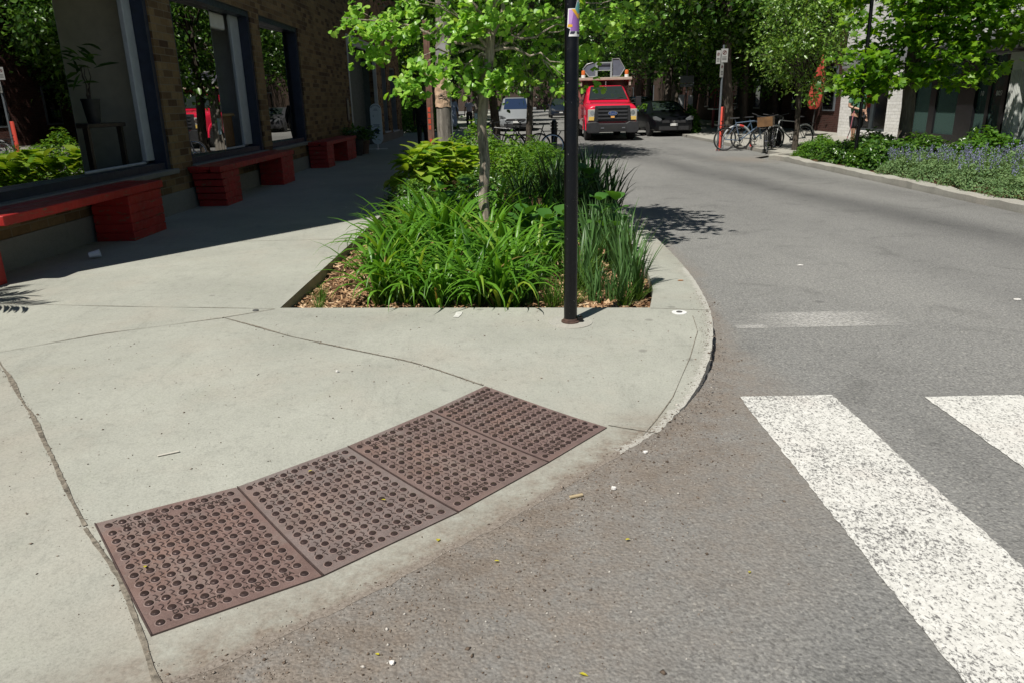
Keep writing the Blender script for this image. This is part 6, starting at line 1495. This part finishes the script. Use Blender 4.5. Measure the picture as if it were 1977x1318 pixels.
def person(lab, loc, rz, skinm, arms, stride, clothes, hair=True, h=1.0):
    """local: faces -y, z up, metres for a 1.74 m figure"""
    t = thing('person', lab, 'person', loc, rz); t.scale = (h, h, h)
    V = [(0,0,.94),(0,.0,1.10),(0,-.005,1.30),(0,0,1.44),(0,-.01,1.53),(0,-.02,1.60),(0,-.015,1.68)]; Rr = [(.150,.105),(.125,.09),(.150,.10),(.085,.075),(.048,.05),(.068,.082),(.070,.088)]
    E_ = [(0,1),(1,2),(2,3),(3,4),(4,5),(5,6)]
    V.append((0,-.115,1.605)); Rr.append(.014); E_.append((5,7))                                        # nose
    for s in (-1,1): V.append((s*.078,0,1.62)); Rr.append(.018); E_.append((5,len(V)-1))                # ears
    hands = []
    for s in (-1,1):
        sh = len(V); V.append((s*.165,0,1.40)); Rr.append(.055); E_.append((2,sh))
        el_, wr = arms[0 if s < 0 else 1]
        V += [el_, wr]; Rr += [.040,.027]; E_ += [(sh,sh+1),(sh+1,sh+2)]
        d = (Vector(wr)-Vector(el_)).normalized(); pc = Vector(wr)+d*.07; V.append(tuple(pc)); Rr.append((.036,.018)); E_.append((sh+2,sh+3))
        sd = d.cross(Vector((0,1,.2))).normalized()
        for k in range(4):                                                                            # four bent fingers
            b = len(V); o1 = sd*(k-1.5)*.019; L = (.030,.036,.034,.026)[k]
            V += [tuple(pc+d*.03+o1), tuple(pc+d*(.03+L)+o1*1.1+Vector((0,-.004,0))), tuple(pc+d*(.03+L*1.8)+o1*1.1+Vector((0,-.018,0)))]; Rr += [.009,.008,.006]; E_ += [(sh+3,b),(b,b+1),(b+1,b+2)]
        b = len(V); V += [tuple(pc-d*.03-sd*.035+Vector((0,-.01,0))), tuple(pc+d*.01-sd*.05+Vector((0,-.025,0)))]; Rr += [.011,.008]; E_ += [(sh+3,b),(b,b+1)]
    for s in (-1,1):
        hp_ = len(V); fy = stride*s
        V += [(s*.09,0,.86),(s*.095,-.03+fy*.45,.48),(s*.09,fy+.02,.09),(s*.10,fy-.10,.035)]; Rr += [.095,.055,.038,(.045,.03)]; E_ += [(0,hp_),(hp_,hp_+1),(hp_+1,hp_+2),(hp_+2,hp_+3)]
    skin('body', V, E_, Rr, skinm, t)
    for nm, vs, es, rs, m in clothes(arms, stride): skin(nm, vs, es, rs, m, t)
    if hair: skin('hair', [(0,.03,1.66),(0,.0,1.72),(0,.055,1.60)], [(0,1),(0,2)], [(.082,.088),(.07,.08),(.07,.05)], HAIR, t)
    mb = MB()
    for s in (-1,1): mb.lathe([(.001,-.008),(.009,-.004),(.009,.004),(.001,.008)], (s*.030,-.095,1.63), 8)
    mb.build('eyes', INK, t); return t
def torso(mat, low, wid=1.12, sleeve=.5, nm='shirt'):
    def f(arms):
        vs = [(0,0,low),(0,0,1.10),(0,-.005,1.30),(0,0,1.445)]; es = [(0,1),(1,2),(2,3)]; rs = [(.165*wid,.125*wid),(.148*wid,.115*wid),(.160*wid,.118*wid),(.088,.08)]
        for i, s in enumerate((-1,1)):
            sh = len(vs); e = Vector((s*.165,0,1.40)).lerp(Vector(arms[i][0]), min(1, sleeve*1.6)); vs += [(s*.165,0,1.40), tuple(e)]; rs += [.068,.060]; es += [(2,sh),(sh,sh+1)]
            if sleeve > .65: w_ = Vector(arms[i][0]).lerp(Vector(arms[i][1]), .9); vs.append(tuple(w_)); rs.append(.040); es.append((sh+1,sh+2))
        return (nm, vs, es, rs, mat)
    return f
def legs(mat, low, nm, fat=1.0):
    def f(stride):
        vs = [(0,0,.97)]; rs = [(.165,.125)]; es = []
        for s in (-1,1):
            fy = stride*s; b = len(vs); vs += [(s*.092,0,.85),(s*.097,-.03+fy*.45*(.86-max(low,.48))/.38,max(low,.48))]; rs += [.108*fat,.088*fat if low > .4 else .075*fat]; es += [(0,b),(b,b+1)]
            if low < .4: vs.append((s*.09,fy+.015,low)); rs.append(.062*fat); es.append((b+1,b+2))
        return (nm, vs, es, rs, mat)
    return f
GREEN_T = plain('green_cotton', (.10,.22,.16), .9, var=.12); BLK_C = plain('black_cloth', (.010,.010,.012), .9, var=.2)
arms_fold = [((-.25,.03,1.14),(-.08,-.20,1.06)),((.25,.03,1.14),(.22,-.08,.90))]
person('person in a green T-shirt and black shorts by the white brick wall, head behind leaves', (9.22, 20.5, .09), rad(14), SKIN_L, arms_fold, .06, lambda a, s: [torso(GREEN_T, .93, 1.2, .5)(a), legs(BLK_C, .56, 'shorts', 1.1)(s)])
ls = MB(); ls.tube([(9.04,20.27,1.12),(8.98,20.2,.9),(8.93,20.15,.62),(8.86,20.1,.45),(8.8,20.05,.28)], .010, 6)
tag(ls.build('dog_leash', plain('leash_red', (.35,.10,.13), .7)), 'thin reddish dog leash hanging from the hand of the person in green', 'leash')
arms_down = [((-.24,.03,1.13),(-.25,-.05,.88)),((.24,.03,1.13),(.25,-.05,.88))]
person('person in a long dark coat walking away along the shaded pavement', (-2.70, 24.6, KH), PI, SKIN_D, arms_down, .16, lambda a, s: [torso(BLK_C, .70, 1.3, .9, 'coat')(a), legs(BLK_C, .09, 'trousers', 1.0)(s)], h=.99)
PALEB = plain('pale_blue_cloth', (.34,.40,.52), .9, var=.12)
def dress(a, s):
    vs = [(0,0,.12),(0,0,.5),(0,0,.95),(0,0,1.15),(0,0,1.32),(0,0,1.445)]; rs = [(.26,.22),(.22,.18),(.17,.13),(.14,.11),(.165,.12),(.085,.08)]; es = [(i,i+1) for i in range(5)]
    for i, sg in enumerate((-1,1)): sh = len(vs); vs += [(sg*.165,0,1.40), a[i][0], tuple(Vector(a[i][0]).lerp(Vector(a[i][1]),.85))]; rs += [.065,.052,.04]; es += [(4,sh),(sh,sh+1),(sh+1,sh+2)]
    return ('dress', vs, es, rs, PALEB)
person('person in a long pale blue dress on the far left pavement', (-2.9, 42.0, KH), rad(10), SKIN_D, arms_down, .05, lambda a, s: [dress(a, s)], h=1.0)
SILV = plain('silver_cloth', (.42,.42,.48), .6, var=.12)
person('person in a silver-grey top and black trousers beside the one in the blue dress', (-2.0, 41.2, KH), rad(-12), SKIN_D, arms_down, .08, lambda a, s: [torso(SILV, .92, 1.12, .45)(a), legs(BLK_C, .09, 'trousers')(s)], h=.96)
